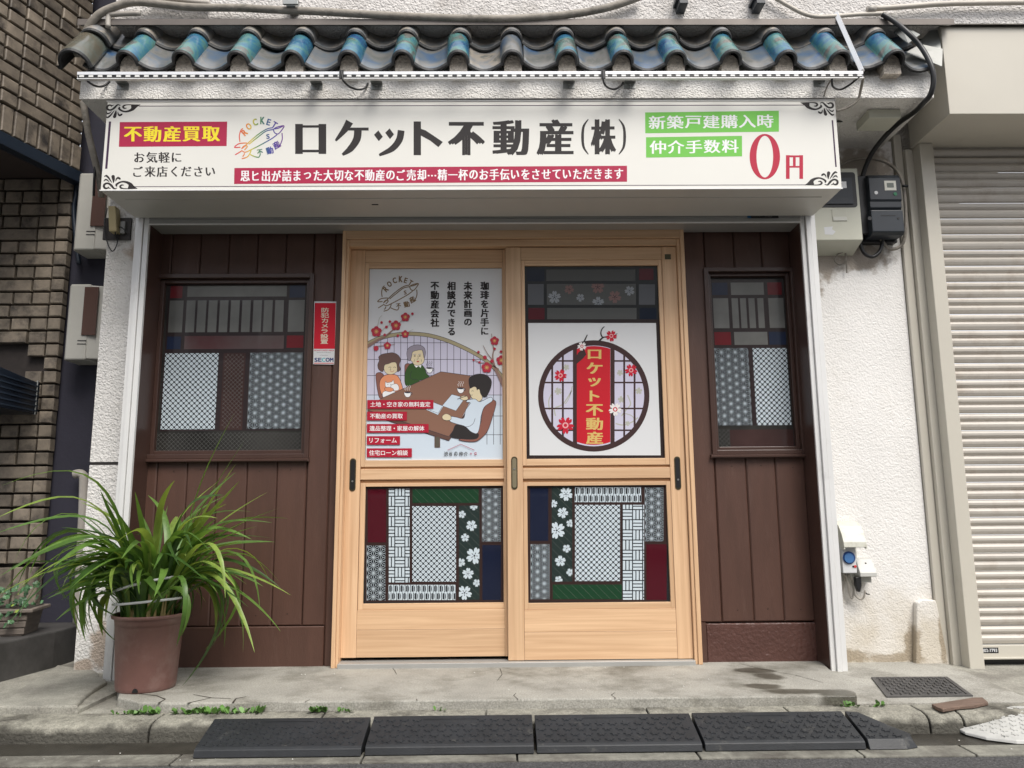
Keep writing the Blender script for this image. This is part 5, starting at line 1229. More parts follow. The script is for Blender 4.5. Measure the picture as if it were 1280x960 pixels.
# ------------------------------------------------------------------ left neighbour: brick house
bh = thing("brick_house", (-2.6, .4, 0), "dark brown brick house with a jettied upper floor at the left edge", "building")
MB().box(-4.5, -2.400, .400, 3, -.1, 2.70, MORTAR).build("wall", bh)
BM = {}
def bmesh_(w_, h_, d_, c=.0045):
    k = (round(w_,3), round(h_,3), d_)
    if k not in BM:
        b = MB().chbox(-w_/2, w_/2, -d_, 0, -h_/2, h_/2, c, BRICK); me = bpy.data.meshes.new("brick"); me.from_pydata(b.v, [], b.f); me.materials.append(BRICK); me.update(); BM[k] = me
    return BM[k]
rr = random.Random(5)
def put_brick(par, me, loc, rz=0):
    o = link(me, "brick", par); o.location = (loc[0]+rr.uniform(-.0012,.0012), loc[1]+rr.uniform(-.003,.003), loc[2]+rr.uniform(-.001,.001)); o.rotation_euler = (rr.uniform(-.01,.01), rr.uniform(-.006,.006), rz+rr.uniform(-.008,.008)); return o
PITCH_Z, JT = .0725, .011
zt = 2.545; rows = 29
HX0, HZ0, HX1, HZ1 = -2.56, 1.33, -5, 1.57
for i in range(rows):
    z = zt - (i+.5)*PITCH_Z
    x = -2.386
    cw = .072
    put_brick(bh, bmesh_(cw-JT/2, PITCH_Z-JT, .046), (x-cw/2+.004, .400, z)); x -= cw
    seq = {0: [.098,.1], 1: [.21,.1], 2: [.098,.1], 3: [.1,.21]}[(i*7+3) % 4]; j = 0
    while x > -3.02:
        w_ = seq[j % len(seq)] if j < 3 else .21; j += 1
        hid = (x-w_/2 < HX0 and HZ0 < z < HZ1)
        if not hid: put_brick(bh, bmesh_(w_-JT, PITCH_Z-JT, .040), (x-w_/2, .400, z))
        x -= w_
z = zt-rows*PITCH_Z; x = -2.386
for i in range(9):      # soldier course at the foot, then a block course
    w_ = .072 if i else .06; put_brick(bh, bmesh_(w_-JT, .225, .045), (x-w_/2, .400, z-.125)); x -= w_+.002
for i in range(3): put_brick(bh, bmesh_(.24, .13, .045), (-2.386-.125-i*.25, .400, z-.325))
# jettied upper floor: its wall runs back to the right at an angle
qr = Vector((*PY(97, 216, .35), 0)); qr = Vector((qr.x, .35, 0)); ql = Vector((PY(5, 166, -.09)[0], -.09, 0))
du = (ql-qr).normalized(); ang = math.atan2(-du.y, -du.x)         # local +x points to the rear right corner
uz = 2.577
Mx = Matrix.Translation((qr.x, qr.y, 0)) @ Matrix.Rotation(ang, 4, 'Z')
me = MB().box(-2.6, .0, .0, 1.6, uz-.005, 6.0, MORTAR).build("upper_wall", bh); me.matrix_world = Mx; me.location = Mx.translation; me.rotation_euler = (0,0,ang)
def uput(u, w_, z, h_):
    p = Mx @ Vector((u, 0, 0)); o = link(bmesh_(w_, h_, .022), "brick", bh); o.location = (p.x, p.y, z); o.rotation_euler = (rr.uniform(-.01,.01), rr.uniform(-.006,.006), ang+rr.uniform(-.01,.01))
u = -.036
while u > -.80: uput(u, .060, uz+.070, .135); u -= .071
for i in range(15):
    z = uz+.147+(i+.5)*PITCH_Z; seq = [[.1,.1,.21],[.1,.21,.1],[.21,.1,.1]][i % 3]; u = -.004; j = 0
    while u > -.78:
        w_ = seq[j % 3] if j < 6 else .21; j += 1
        if u-w_ < -.95: break
        uput(u-w_/2, w_-JT, z, PITCH_Z-JT); u -= w_
me = MB().box(-2.6, .012, -.028, .03, uz-.072, uz-.006, NAVYB).build("steel_beam", bh, bevel=.003); me.location = Mx.translation; me.rotation_euler = (0,0,ang)
me = MB().box(-2.6, .0, .03, 1.5, uz-.03, uz-.0065, mat("dark_soffit", (.05,.035,.03), .8)).build("soffit", bh); me.location = Mx.translation; me.rotation_euler = (0,0,ang)
# ribbed dark cover at the left edge
hd = thing("ribbed_cover", (-2.75, .2, 1.35), "dark blue ribbed metal cover sticking out of the brick wall at the left edge", "vent cover")
x0, z0 = PY(43, 515, .33); x1, z1 = PY(43, 478, .33)
RIB = mat("ribbed_dark_blue", (.014,.022,.038), .3, .3)
b = MB(); b.prism([(.36,z0-.01),(.36,z1+.0),(-.25,z1+.055),(-.25,z0-.01)], 'x', x0-.5, x0-.002, RIB); b.build("cover_body", hd, bevel=.004)
for i in range(6):
    zz = z0+.004+i*.026; MB().prism([(.35,zz),(.35,zz+.006),(-.25,zz+.008+i*.004),(-.25,zz+i*.004)], 'x', x0-.004, x0+.004, mat("rib_edge", (.03,.045,.07), .3, .3)).build("rib", hd)
b = MB(); b.tube([(x0,.335,z0-.012),(x0,.335,z1+.01)], .004, GALV, 8); b.build("edge_wire", hd)

# recess between the houses: dark blue wall and gap
nb = thing("recess_wall", (-2.1, .43, 0), "dark blue rendered wall in the narrow gap beside the brick house", "wall")
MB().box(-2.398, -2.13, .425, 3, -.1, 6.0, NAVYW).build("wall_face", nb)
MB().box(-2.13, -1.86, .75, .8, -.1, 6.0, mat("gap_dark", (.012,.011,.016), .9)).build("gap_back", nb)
def meterbox(z0, z1, lab):
    t_ = thing("gas_meter_cover", (-2.2, .3, z0), lab, "meter cover", "cream meter covers in the gap left of the shop")
    b = MB(); b.prism([(-2.306,.424),(-2.306,.285),(-2.290,.262),(-2.185,.262),(-2.185,.424)], 'z', z0, z1, mat("meter_cover_cream", (.43,.42,.38), .5, var=.06)); b.build("case", t_, bevel=.008)
    b = MB(); b.prism([(-2.188,.424),(-2.188,.266),(-2.06,.30),(-2.06,.424)], 'z', z0+.006, z1-.006, mat("meter_cover_cream", (.4,.4,.36))); b.build("side_panel", t_, bevel=.006)
    b = MB(); b.box(-2.213, -2.14, .255, .266, z0+.13, z1-.018, mat("brown_window", (.085,.045,.035), .25)); b.build("window", t_, bevel=.002)
    for i in (0, 1): MB().box(-2.232, -2.186, .2600, .2625, z0+.100-i*.018, z0+.104-i*.018, mat("gap_dark", (.012,.011,.016))).build("slot", t_)
meterbox(1.495, 1.905, "lower cream meter cover with a brown window left of the white pillar")
meterbox(2.095, 2.53, "upper cream meter cover with a brown window behind the sign's left end")
cable("drain_pipe", [(93,593,.36),(99,592,.36),(103.5,594,.36),(105,601,.36),(104,640,.36),(101,700,.36),(97,780,.36)], .023, PIPEG, "pale elbow drain pipe in the gap left of the white pillar", "pipe", 5, 12)
cable("cable", [(97,200,.38),(95,240,.38),(92,262,.38),(95,300,.38),(99,330,.38)], .012, NAVYB, "dark cable running down the blue wall beside the meter cover", "cable")
sb = thing("bell_box", (-1.80, -.06, 2.05), "small yellowed plastic box with loose wires on a board at the pillar top", "junction box")
x = RY(130, 273, 164, 300, -.005); MB().box(x[0], x[1], -.012, 0, x[2], x[3], DARKWOOD).build("backing_board", sb)
X0, Z0 = PY(134, 290, -.05); X1, Z1 = PY(147, 258, -.05)
MB().prism([(X0+.012,Z0),(X1+.010,Z0),(X1-.006,Z1),(X0-.002,Z1)], 'y', -.06, -.012, mat("yellowed_plastic", (.46,.38,.20), .5)).build("case", sb, bevel=.005)
x = RY(152, 278, 158, 293, -.012); MB().box(x[0], x[1], -.03, -.012, x[2], x[3], mat("grey_socket", (.25,.25,.24), .5)).build("socket", sb, bevel=.003)
for pts in ([(132,296,-.03),(136,308,-.03),(141,314,-.03),(146,306,-.03),(148,294,-.03)], [(134,260,-.03),(131,280,-.03),(132,298,-.03)], [(144,290,-.06),(146,298,-.03),(150,284,-.03),(160,292,-.03)]): MB().tube(crom([P3(*p) for p in pts], 6), .003, BLACK, 6).build("wire", sb, smooth=True)

# entrance step of the brick house
zs_ = .148
b = MB(); b.prism([(-2.148,.131),(-2.205,-.162),(-2.34,-.75),(-4.2,-.75),(-4.2,.42),(-2.13,.42)][::-1], 'z', -.03, zs_, mat("dark_step_stone", (.060,.057,.055), .6, var=.3, vs=8, dirt=(.03,.028,.026), ds=3)); struct(b.build("entrance_step", bevel=.008))
pl = thing("planter_box", (-2.45, -.05, zs_), "grey wooden planter with small ivy leaves on the step at the left edge", "planter")
PLW = mat("grey_planter_wood", (.15,.125,.105), .7, var=.25, vs=12, stretch=(1,1,6))
def at_step(x, y): return PZ(x, y, zs_)
ax, ay = at_step(31, 795)
L_ = Matrix.Translation((ax, ay, zs_)) @ Matrix.Rotation(math.radians(10), 4, 'Z')
def tr(o): o.matrix_basis = L_; return o
tr(MB().prism([(-.50,.0),(-.012,.0),(.008,.105),(-.50,.105)], 'y', .0, .17, PLW).build("trough", pl, bevel=.003))
for i in range(3): tr(MB().box(-.50, .006+i*.003-.009, -.006, .0, .008+i*.031, .034+i*.031, PLW).build("slat", pl, bevel=.003))
tr(MB().box(-.50, .032, -.022, .19, .105, .122, PLW).build("rim", pl, bevel=.004))
tr(MB().box(-.49, .010, .0, .165, .118, .124, SOIL).build("soil", pl))
IVY = mat("ivy_leaf", (.055,.13,.055), .45, var=.35, vs=30, rnd=.35); IVY2 = mat("ivy_leaf_yellow", (.25,.33,.05), .45, rnd=.2)
def leafmesh(nm, r, m, lob=5):
    p = []
    for i in range(20):
        a = 2*math.pi*i/20; p.append((r*(.72+.28*abs(math.cos(a*lob/2)))*math.cos(a), r*(.72+.28*abs(math.cos(a*lob/2)))*math.sin(a), .12*r*math.sin(a*3)))
    me = bpy.data.meshes.new(nm); me.from_pydata(p+[(0,0,r*.15)], [], [(i, (i+1) % 20, 20) for i in range(20)]); me.materials.append(m); me.update(); return me
lm, lm2 = leafmesh("ivy_leaf", .018, IVY), leafmesh("ivy_leaf", .014, IVY2)
r_ = random.Random(3)
for i in range(150):
    x = r_.uniform(-.42, .01); y = r_.uniform(-.03, .14); z = .125+r_.random()**1.5*.11*(1-abs(y-.06)*2)
    if r_.random() < .25: y = -.035-r_.random()*.02; z = r_.uniform(.04, .13)
    o = link(lm if r_.random() > .09 else lm2, "leaf", pl); o.location = L_ @ Vector((x, y, z)); o.rotation_euler = (r_.uniform(.4,1.5), r_.uniform(-.5,.5), r_.uniform(-1.2,1.2)); s_ = r_.uniform(.6,1.1); o.scale = (s_, s_, s_)
# leaf positions are absolute; the planter root only translates

# ------------------------------------------------------------------ right neighbour: cream garage with a roller shutter
gg = thing("garage", (3.0, -.1, 0), "cream garage front with a closed horizontal slat roller shutter at the right", "building")
MB().prism([(-.40,2.508),(-.40,2.945),(-.395,2.945),(-.395,2.968),(-.05,2.968),(-.05,2.508)], 'x', 2.088, 6, CREAM).build("shutter_housing", gg, bevel=.004)
MB().box(2.080, 6, -.412, -.38, 2.955, 2.972, CREAM).build("housing_cap", gg, bevel=.002)
MB().box(2.605, 6, -.05, .3, 2.972, 6, STUCCO_UP).build("wall", gg)
MB().box(1.95, 2.60, .06, .5, 2.4, 2.95, STUCCO_UP).build("wall", gg)
MB().box(2.022, 2.062, -.020, .2, -.03, 2.60, CREAM).build("column_strip", gg, bevel=.003)
b = MB(); b.prism([(-.01,0),(0,0)], 'x', 0, 0, CREAM) if 0 else None
MB().box(2.0635, 2.128, -.045, .2, -.03, 2.507, CREAM).build("column_strip", gg, bevel=.003)
MB().box(2.10, 2.168, -.112, -.046, -.03, 2.507, CREAM).build("guide_rail", gg, bevel=.003)
MB().box(2.169, 6, -.03, .0, 2.42, 2.507, CREAM).build("lintel", gg)
sp = .0822; zb = .078
ns = int((2.50-zb)/sp)+1
slp = [(-.052,0),(-.058,.004),(-.064,.016),(-.066,.027),(-.060,.036),(-.052,.039),(-.050,.043),(-.057,.048),(-.063,.056),(-.064,.066),(-.059,.074),(-.050,.0785),(-.046,.0795),(-.044,.0795),(-.044,0)]
me = None
for i in range(ns):
    if me is None:
        b = MB(); b.prism([(y, z) for y, z in slp], 'x', 2.166, 6, SLAT); o0 = b.build("slat", gg); me = o0.data; o0.location = (0, 0, zb)
    else:
        o = link(me, "slat", gg); o.location = (0, random.uniform(-.001,.001), zb+i*sp)
b = MB(); b.box(2.166, 6, -.072, -.044, .014, .074, CREAM); b.box(2.166, 6, -.080, -.044, .013, .022, CREAM); o = b.build("bottom_bar", gg, bevel=.002)
x = RY(1223.5, 809.5, 1248, 816.5, -.0722); k = Ink(lambda x, y: (x, -y), -.0726, .0001); k.rect(max(x[0],2.17), -x[3], x[1], -x[2], BLACK); k.up(); k.text("2202-7793", max(x[0],2.17)+.006, -x[3]+.005, x[1]-.006, -x[2]-.005, WHITEP, .03); k.build("phone_label", gg)
MB().box(2.17, 6, -.03, -.02, -.1, .02, BLACK).build("floor_gap", gg)

# ------------------------------------------------------------------ things on the pavement
# rubber kerb ramps
def star(cx, cy, r, n=6): return [(cx+(r if i % 2 == 0 else r*.55)*math.cos(math.pi*i/n), cy+(r if i % 2 == 0 else r*.55)*math.sin(math.pi*i/n)) for i in range(2*n)]
def ramp(x0, x1, lab, m, taper=None, dy=0, dz=0):
    yb, yf, zb_, zf_, zg = -.802+dy, -.975+dy, -.018+dz, -.066+dz, -.0965
    t_ = thing("kerb_ramp", ((x0+x1)/2, -.89, zg), lab, "ramp", "black rubber kerb ramps laid end to end in the gutter")
    b = MB()
    if taper is None:
        b.prism([(yb,zg+.002),(yb,zb_-.004),(yb-.006,zb_),(yf,zf_),(yf-.010,zf_-.006),(yf-.016,zg+.002)], 'x', x0+.004, x1-.004, m)
    else:
        pz = lambda y: zf_+(y-yf)*(zb_-zf_)/(yb-.006-yf)
        poly = [(x0+.004,yb-.006),(x0+.004,yf),(x1-.045,yf),(x1-.015,yf+.012),(x1-.006,yf+.030),(x1-.05,yf+.075),(x0+.05,yb-.012)]
        gnd = [(x0+.004,yb),(x0+.004,yf-.016),(x1-.040,yf-.016),(x1+.004,yf+.002),(x1+.010,yf+.030),(x1-.040,yf+.088),(x0+.055,yb)]
        nn = len(poly); b.add([(x, y, pz(y)) for x, y in poly]+[(x, y, zg+.002) for x, y in gnd], [tuple(range(nn))]+[(i, i+nn, (i+1) % nn+nn, (i+1) % nn) for i in range(nn)], m)
    o = b.build("ramp_body", t_, bevel=.002)
    s = (zb_-zf_)/(yb-.006-yf); px = .0455; py_ = .0300
    b = MB(); nr = 5
    for j in range(nr):
        yy = yf+.018+j*py_
        x = x0+.024+(px/2 if j % 2 else 0)
        while x < x1-.018:
            ok = True
            if taper is not None: ok = (x-x0+.022)/(x1-x0) + (yy-yf)/(yb-yf)*.62 < .90
            if j == nr-1 and taper is None and (x0+.17 < x < x1-.19): ok = False
            if ok:
                p = [(q[0], yy+(q[1]-yy)*.82) for q in star(x, yy, .0172)]; n = len(p); zz = lambda q: zf_+(q[1]-yf)*s
                b.add([(q[0], q[1], zz(q)-.001) for q in p]+[(q[0]*.93+x*.07, q[1]*.93+yy*.07, zz(q)+.0036) for q in p], [tuple(range(n, 2*n))]+[(i, (i+1) % n, n+(i+1) % n, n+i) for i in range(n)], m)
            x += px
    o2 = b.build("tread_pattern", t_); o2["kind"] = "stuff"
    if taper is None:
        zz = zf_+(yb-.022-yf)*s; b = MB(); b.add([(x0+.18,yb-.030,zz-.001),(x1-.20,yb-.030,zz-.001),(x1-.20,yb-.014,zz+.0038),(x0+.18,yb-.014,zz+.0038)], [(0,1,2,3)], m); b.build("blank_plate", t_)
    return t_
for i, (a, c, lab) in enumerate(((-1.036,-.474,"leftmost black rubber kerb ramp with its worn outer end, right of the plant pot"),(-.470,.101,"black rubber kerb ramp below the left sliding door"),(.103,.666,"black rubber kerb ramp below the right sliding door"),(.668,1.217,"black rubber kerb ramp below the brown boards right of the door"))):
    ramp(a, c, lab, RUBBER, None, [-.006,0,.002,.004][i], [0,.001,-.001,0][i])
ramp(1.221, 1.392, "tapered end piece of the black rubber kerb ramp row", RUBBER, True, .004)
# white ramp end at the right
wr = thing("kerb_ramp", (1.75, -.85, -.0965), "white plastic kerb ramp corner at the right edge of the gutter", "ramp")
WPL = mat("white_ramp_plastic", (.45,.45,.43), .5, var=.1, vs=20, dirt=(.35,.34,.3), ds=14, dlo=.55, dhi=.8)
top = [PZ(x, y, z) + (z,) for x, y, z in ((1199,911,-.085),(1216,900,-.07),(1240,889,-.05),(1258,883,-.035),(1275,882,-.032),(1330,884,-.03),(1330,926,-.08),(1270,925,-.083),(1232,921,-.085),(1206,915,-.086))]
n = len(top); b = MB()
b.add([(x, y, z) for x, y, z in top]+[(x, y-.004, -.094) for x, y, z in top]+[(sum(t[0] for t in top)/n, sum(t[1] for t in top)/n, -.052)], [(i, (i+1) % n, 2*n) for i in range(n)][::-1]+[(i, i+n, (i+1) % n+n, (i+1) % n) for i in range(n)], WPL)
b.build("ramp_body", wr, bevel=.003)
b = MB(); r_ = random.Random(2)
c_ = (sum(t[0] for t in top)/n, sum(t[1] for t in top)/n, -.052)
def inside_h(x, y):
    for i in range(n):
        a, d = top[i], top[(i+1) % n]
        D = (a[0]-c_[0])*(d[1]-c_[1])-(d[0]-c_[0])*(a[1]-c_[1])
        if abs(D) < 1e-9: continue
        s1 = ((x-c_[0])*(d[1]-c_[1])-(d[0]-c_[0])*(y-c_[1]))/D; s2 = ((a[0]-c_[0])*(y-c_[1])-(x-c_[0])*(a[1]-c_[1]))/D
        if s1 >= 0 and s2 >= 0 and s1+s2 < .86: return c_[2]+s1*(a[2]-c_[2])+s2*(d[2]-c_[2])
    return None
y = -1.0; j = 0
while y < -.6:
    x = 1.5+(.018 if j % 2 else 0)
    while x < 2.4:
        z = inside_h(x, y)
        if z is not None:
            p = star(x, y, .013); b.add([(q[0], q[1], z-.004) for q in p]+[(q[0], q[1], (inside_h(*q) or z)+.003) for q in p], [tuple(range(12, 24))]+[(i, (i+1) % 12, 12+(i+1) % 12, 12+i) for i in range(12)], WPL)
        x += .036
    y += .031; j += 1
o = b.build("tread_pattern", wr); o["kind"] = "stuff"
# utility cover
uc = thing("utility_cover", (1.71, -.41, -.015), "rectangular grey cast iron utility cover set in the concrete at the right", "utility cover")
IRON = mat("cast_iron", (.10,.097,.095), .6, .4, var=.25, vs=20, bump=.4, bs=80)
def ap_z(y): return -.032+(y+.652)/(.952)*.034
cs = [PZ(x, y, -.016) for x, y in ((1089,847),(1184,846.5),(1216,866.5),(1108,868))]
def sh(pts, t):
    cx = sum(p[0] for p in pts)/4; cy = sum(p[1] for p in pts)/4; return [(cx+(p[0]-cx)*t, cy+(p[1]-cy)*t) for p in pts]
def quadslab(pts, zt, zb_, m, nm, par, inner=None):
    b = MB(); k = len(pts)
    if inner: 
        v = [(p[0],p[1],ap_z(p[1])+zt) for p in pts]+[(p[0],p[1],ap_z(p[1])+zt) for p in inner]+[(p[0],p[1],ap_z(p[1])+zb_) for p in inner]+[(p[0],p[1],ap_z(p[1])+zb_) for p in pts]
        b.add(v, [(i, (i+1) % 4, 4+(i+1) % 4, 4+i) for i in range(4)]+[(4+i, 4+(i+1) % 4, 8+(i+1) % 4, 8+i) for i in range(4)]+[(i, 12+i, 12+(i+1) % 4, (i+1) % 4) for i in range(4)], m)
    else:
        v = [(p[0],p[1],ap_z(p[1])+zt) for p in pts]+[(p[0],p[1],ap_z(p[1])+zb_) for p in pts]
        b.add(v, [tuple(range(k)), tuple(range(2*k-1, k-1, -1))]+[(i, i+k, (i+1) % k+k, (i+1) % k) for i in range(k)], m)
    return b.build(nm, par)
quadslab(cs, .006, -.01, IRON, "frame", uc, sh(cs, .90)); lid = quadslab(sh(cs, .885), .0035, -.01, IRON, "lid", uc)
b = MB(); q = sh(cs, .86)
def bil(u, v): return tuple((q[0][i]*(1-u)+q[1][i]*u)*(1-v)+(q[3][i]*(1-u)+q[2][i]*u)*v for i in (0,1))
for i in range(16):
    for j in range(7):
        u0, v0 = (i+.18)/16, (j+.2)/7
        if (i+j) % 2: u1, v1 = u0+.040, v0+.03; 
        else: u1, v1 = u0+.014, v0+.10
        p = [bil(u0,v0), bil(u1,v0), bil(u1,v1), bil(u0,v1)]; b.add([(a[0],a[1],ap_z(a[1])+.002) for a in p]+[(a[0],a[1],ap_z(a[1])+.0085) for a in p], [(7,6,5,4),(0,1,5,4),(1,2,6,5),(2,3,7,6),(3,0,4,7)], IRON)
o = b.build("lid_studs", lid); o["kind"] = "stuff"
# rotten board
b = MB(); p = [PZ(x, y, -.012) for x, y in ((1164,877),(1215,869),(1228,868.5),(1235,874.5),(1216,878.5),(1200,879.5),(1178,883),(1171,881))]
b.prism([(a[0], a[1]) for a in p][::-1], 'z', -.033, -.020, mat("weathered_wood", (.15,.10,.075), .8, var=.3, vs=10, stretch=(1,8,8), bump=.6, bs=40)); o = b.build("board_offcut", bevel=.003, label="weathered brown wood offcut lying on the kerb below the utility cover", cat="board"); o["kind"] = "thing"

# ------------------------------------------------------------------ potted strap-leaved plant
pp = thing("potted_plant", (-1.466, -.40, 0), "bushy green plant with long arching strap leaves in a brown plastic pot", "potted plant")
POT = mat("brown_plastic_pot", (.18,.090,.076), .45, var=.15, vs=4, dirt=(.27,.19,.165), ds=6, dlo=.46, dhi=.8, bump=.08, bs=60)
pc = (-1.466, -.40, 0.0)
MB().lathe([(r_*.915, z_*.935) for r_, z_ in [(.0,.004),(.118,.004),(.121,.0),(.124,.004),(.126,.02),(.144,.298),(.150,.300),(.158,.303),(.160,.312),(.158,.318),(.150,.316),(.147,.305),(.143,.27),(.0,.268)]], pc, POT, 48).build("pot", pp, smooth=True)
b = MB(); b.prism([(pc[0]+.010+.011*math.cos(a), .006+.016*max(0,math.sin(a))) for a in [math.pi*i/8 for i in range(9)]], 'y', pc[1]-.118, pc[1]-.10, BLACK); b.build("drain_hole", pp)
MB().lathe([(.0,.004),(.08,.006),(.130,-.004)], (pc[0], pc[1], .268), SOIL, 24).build("soil", pp)
LEAFS = []
for i, c in enumerate([((.078,.158,.032)), ((.12,.225,.045)), ((.20,.29,.06)), ((.042,.095,.02))]):
    m = mat("strap_leaf_%s" % ["mid","bright","yellowish","dark"][i], c, .40, var=.35, vs=14, rnd=.22)
    m.node_tree.nodes["Principled BSDF"].inputs["Transmission Weight"].default_value = 0
    m.node_tree.nodes["Principled BSDF"].inputs["Subsurface Weight"].default_value = .0
    # thin leaf: some light passes through
    t = m.node_tree; N = t.nodes; tl = N.new("ShaderNodeBsdfTranslucent"); tl.inputs[0].default_value = (c[0]*2.2, c[1]*2.0, c[2]*1.2, 1); ms = N.new("ShaderNodeMixShader"); ms.inputs[0].default_value = .3
    out = [n_ for n_ in N if n_.type == 'OUTPUT_MATERIAL'][0]; t.links.new(N["Principled BSDF"].outputs[0], ms.inputs[1]); t.links.new(tl.outputs[0], ms.inputs[2]); t.links.new(ms.outputs[0], out.inputs[0]); LEAFS.append(m)
rl = random.Random(12)
def leaf(base, az, el, Lg, droop, wd, m, twist=0.0, curl=0.0):
    k_ = max(0, -math.cos(az)); Lg *= 1-.30*k_; el = el+(1.52-el)*.35*k_; droop *= 1+.18*k_; wd *= 1.02
    if math.sin(az) < -.55 and abs(math.cos(az)) < .75: droop = min(droop, 1.9); el = max(el, 1.38)
    # the white pillar side: shorter, steeper, more bent
    n = 16; p = Vector(base); e = el; a = az; vs = []; ds = Lg/n
    c_ = rl.uniform(.34, .66); wt = [.45+2.2*math.exp(-(((i+.5)/n-c_)/.17)**2) for i in range(n+1)]; sw = sum(wt[:n])
    for i in range(n+1):
        t = i/n; d = Vector((math.cos(e)*math.cos(a), math.cos(e)*math.sin(a), math.sin(e)))
        side = Vector((-math.sin(a), math.cos(a), 0)); tw = twist*t; nrm = side.cross(d)
        side = (side*math.cos(tw)+nrm*math.sin(tw)).normalized(); nrm = side.cross(d).normalized()
        w_ = wd*(.42+.58*math.sin(min(1, t/.5)*math.pi/2))*(1-max(0, (t-.5)/.5)**2.0*.97)
        vs += [p-side*w_/2-nrm*w_*.16, p+nrm*0.0, p+side*w_/2-nrm*w_*.16]
        p = p + d*ds; e -= droop*wt[i]/sw; a += curl/n
    fs = []
    for i in range(n):
        for k_ in (0, 1): fs.append((i*3+k_, i*3+k_+1, (i+1)*3+k_+1, (i+1)*3+k_))
    me = bpy.data.meshes.new("leaf"); me.from_pydata([tuple(v) for v in vs], [], fs); me.materials.append(m); me.polygons.foreach_set("use_smooth", [True]*len(fs)); me.update()
    link(me, "leaf", pp)
for i in range(165):
    r = .105*math.sqrt(rl.random()); an = rl.uniform(0, 2*math.pi)
    base = (pc[0]+r*math.cos(an), pc[1]+r*math.sin(an), .268)
    az = an+rl.gauss(0, .7); k = rl.random(); back = max(0, math.sin(az))
    if k < .40: el, Lg, dr = rl.uniform(1.1, 1.5), rl.uniform(.36, .60), rl.uniform(.3, 1.7)
    elif k < .80: el, Lg, dr = rl.uniform(.95, 1.4), rl.uniform(.44, .68), rl.uniform(1.6, 3.0)
    else: el, Lg, dr = rl.uniform(.8, 1.25), rl.uniform(.50, .78), rl.uniform(2.8, 3.7)
    if back > .5: el = max(el, 1.25); Lg *= .75
    if math.cos(az) < -.5: el = min(1.5, el+.1)
    leaf(base, az, el, Lg, dr, rl.uniform(.017, .029), rl.choices(LEAFS, [5,3.4,1.3,4])[0], rl.uniform(-1.2,1.2), rl.uniform(-.9,.9))
# fuller upright crown
for i in range(64):
    r = .10*math.sqrt(rl.random()); an = rl.uniform(-3.1, 3.1); az = an+rl.gauss(0, .8)
    leaf((pc[0]+r*math.cos(an), pc[1]+r*math.sin(an), .268), az, rl.uniform(1.2, 1.55), rl.uniform(.46, .74), rl.uniform(.7, 2.0), rl.uniform(.017, .027), rl.choices(LEAFS, [4,4,2,2])[0], rl.uniform(-1.2,1.2), rl.uniform(-.9,.9))
for i in range(13):          # long ones trailing to the lower left
    az = rl.uniform(-2.75, -1.75)
    leaf((pc[0]+.07*math.cos(az), pc[1]+.07*math.sin(az), .268), az, rl.uniform(1.30, 1.48), rl.uniform(.86, 1.15), rl.uniform(2.2, 2.5), rl.uniform(.018, .027), rl.choices(LEAFS, [4,4,2,2])[0], rl.uniform(-.8,.8), rl.uniform(-.3,.3))
# the leaves that shape the outline
for az, el, Lg, dr, wd in ((.30,1.42,.90,.30,.024),(.12,1.42,.80,.40,.024),(.05,1.32,.70,.35,.024),(2.9,1.42,.72,.4,.022),(-2.7,1.42,.84,3.0,.026),(-2.9,1.4,.78,2.9,.024),(-2.5,1.4,.90,3.2,.026),(1.9,1.5,.56,.5,.02),(-1.5,1.5,.60,.8,.024),(3.05,1.15,.60,2.0,.024),(2.9,1.15,.54,1.6,.026),(3.25,1.3,.60,2.6,.024),(3.1,1.3,.74,2.9,.026),(2.8,1.3,.66,2.6,.026),(.2,1.2,.66,2.4,.024),(-.15,1.3,.76,2.9,.026),(.4,1.1,.62,2.0,.022),(-.25,1.05,.66,1.6,.022),(.05,.95,.60,1.9,.024),
        (-2.6,1.35,.80,3.1,.026),(-2.3,1.3,.84,3.2,.027),(-2.9,1.3,.70,2.9,.024),(-1.9,1.15,.74,3.2,.028),(-2.75,1.38,.86,3.3,.024),(-2.45,1.3,.84,3.4,.024),(-1.3,1.3,.60,3.4,.028),(-.6,1.15,.74,2.6,.026),(-.9,1.25,.70,3.2,.024),(-.35,1.1,.72,2.3,.024),(-2.1,1.3,.80,3.4,.026),(3.6,1.25,.66,2.8,.024),(-3.0,1.35,.78,3.3,.026),(-.1,1.2,.70,2.7,.024),(-1.6,1.35,.66,3.3,.028),(-1.0,1.3,.58,2.4,.026),(-2.0,1.35,.60,2.2,.028)):
    leaf((pc[0]+.06*math.cos(az), pc[1]+.06*math.sin(az), .268), az, el, Lg, dr, wd, LEAFS[rl.choice([0,1,1,2])], rl.uniform(-.5,.5), rl.uniform(-.4,.4))
SHEATH = mat("dry_sheath", (.34,.26,.11), .7, var=.3, vs=30, stretch=(1,1,.2))
b = MB()
for i in range(60):
    r = .112*math.sqrt(rl.random()); an = rl.uniform(0, 2*math.pi); x, y = pc[0]+r*math.cos(an), pc[1]+r*math.sin(an); h = rl.uniform(.04,.11); dx, dy = math.cos(an)*.012, math.sin(an)*.012
    b.tube([(x,y,.28),(x+dx,y+dy,.28+h)], .008, SHEATH, 5, r1=.002)
o = b.build("dry_stalks", pp); o["kind"] = "stuff"
for z0_, tilt, R in ((.345,.10,.142),(.405,.28,.148)):
    P = [(pc[0]+R*math.cos(a), pc[1]+R*math.sin(a), z0_+math.cos(a+.5)*R*tilt) for a in [math.pi+math.pi*i/24 for i in range(4, 23)]]
    MB().tube(P, .0055, WHITEP, 6).build("plastic_tie", pp, smooth=True)

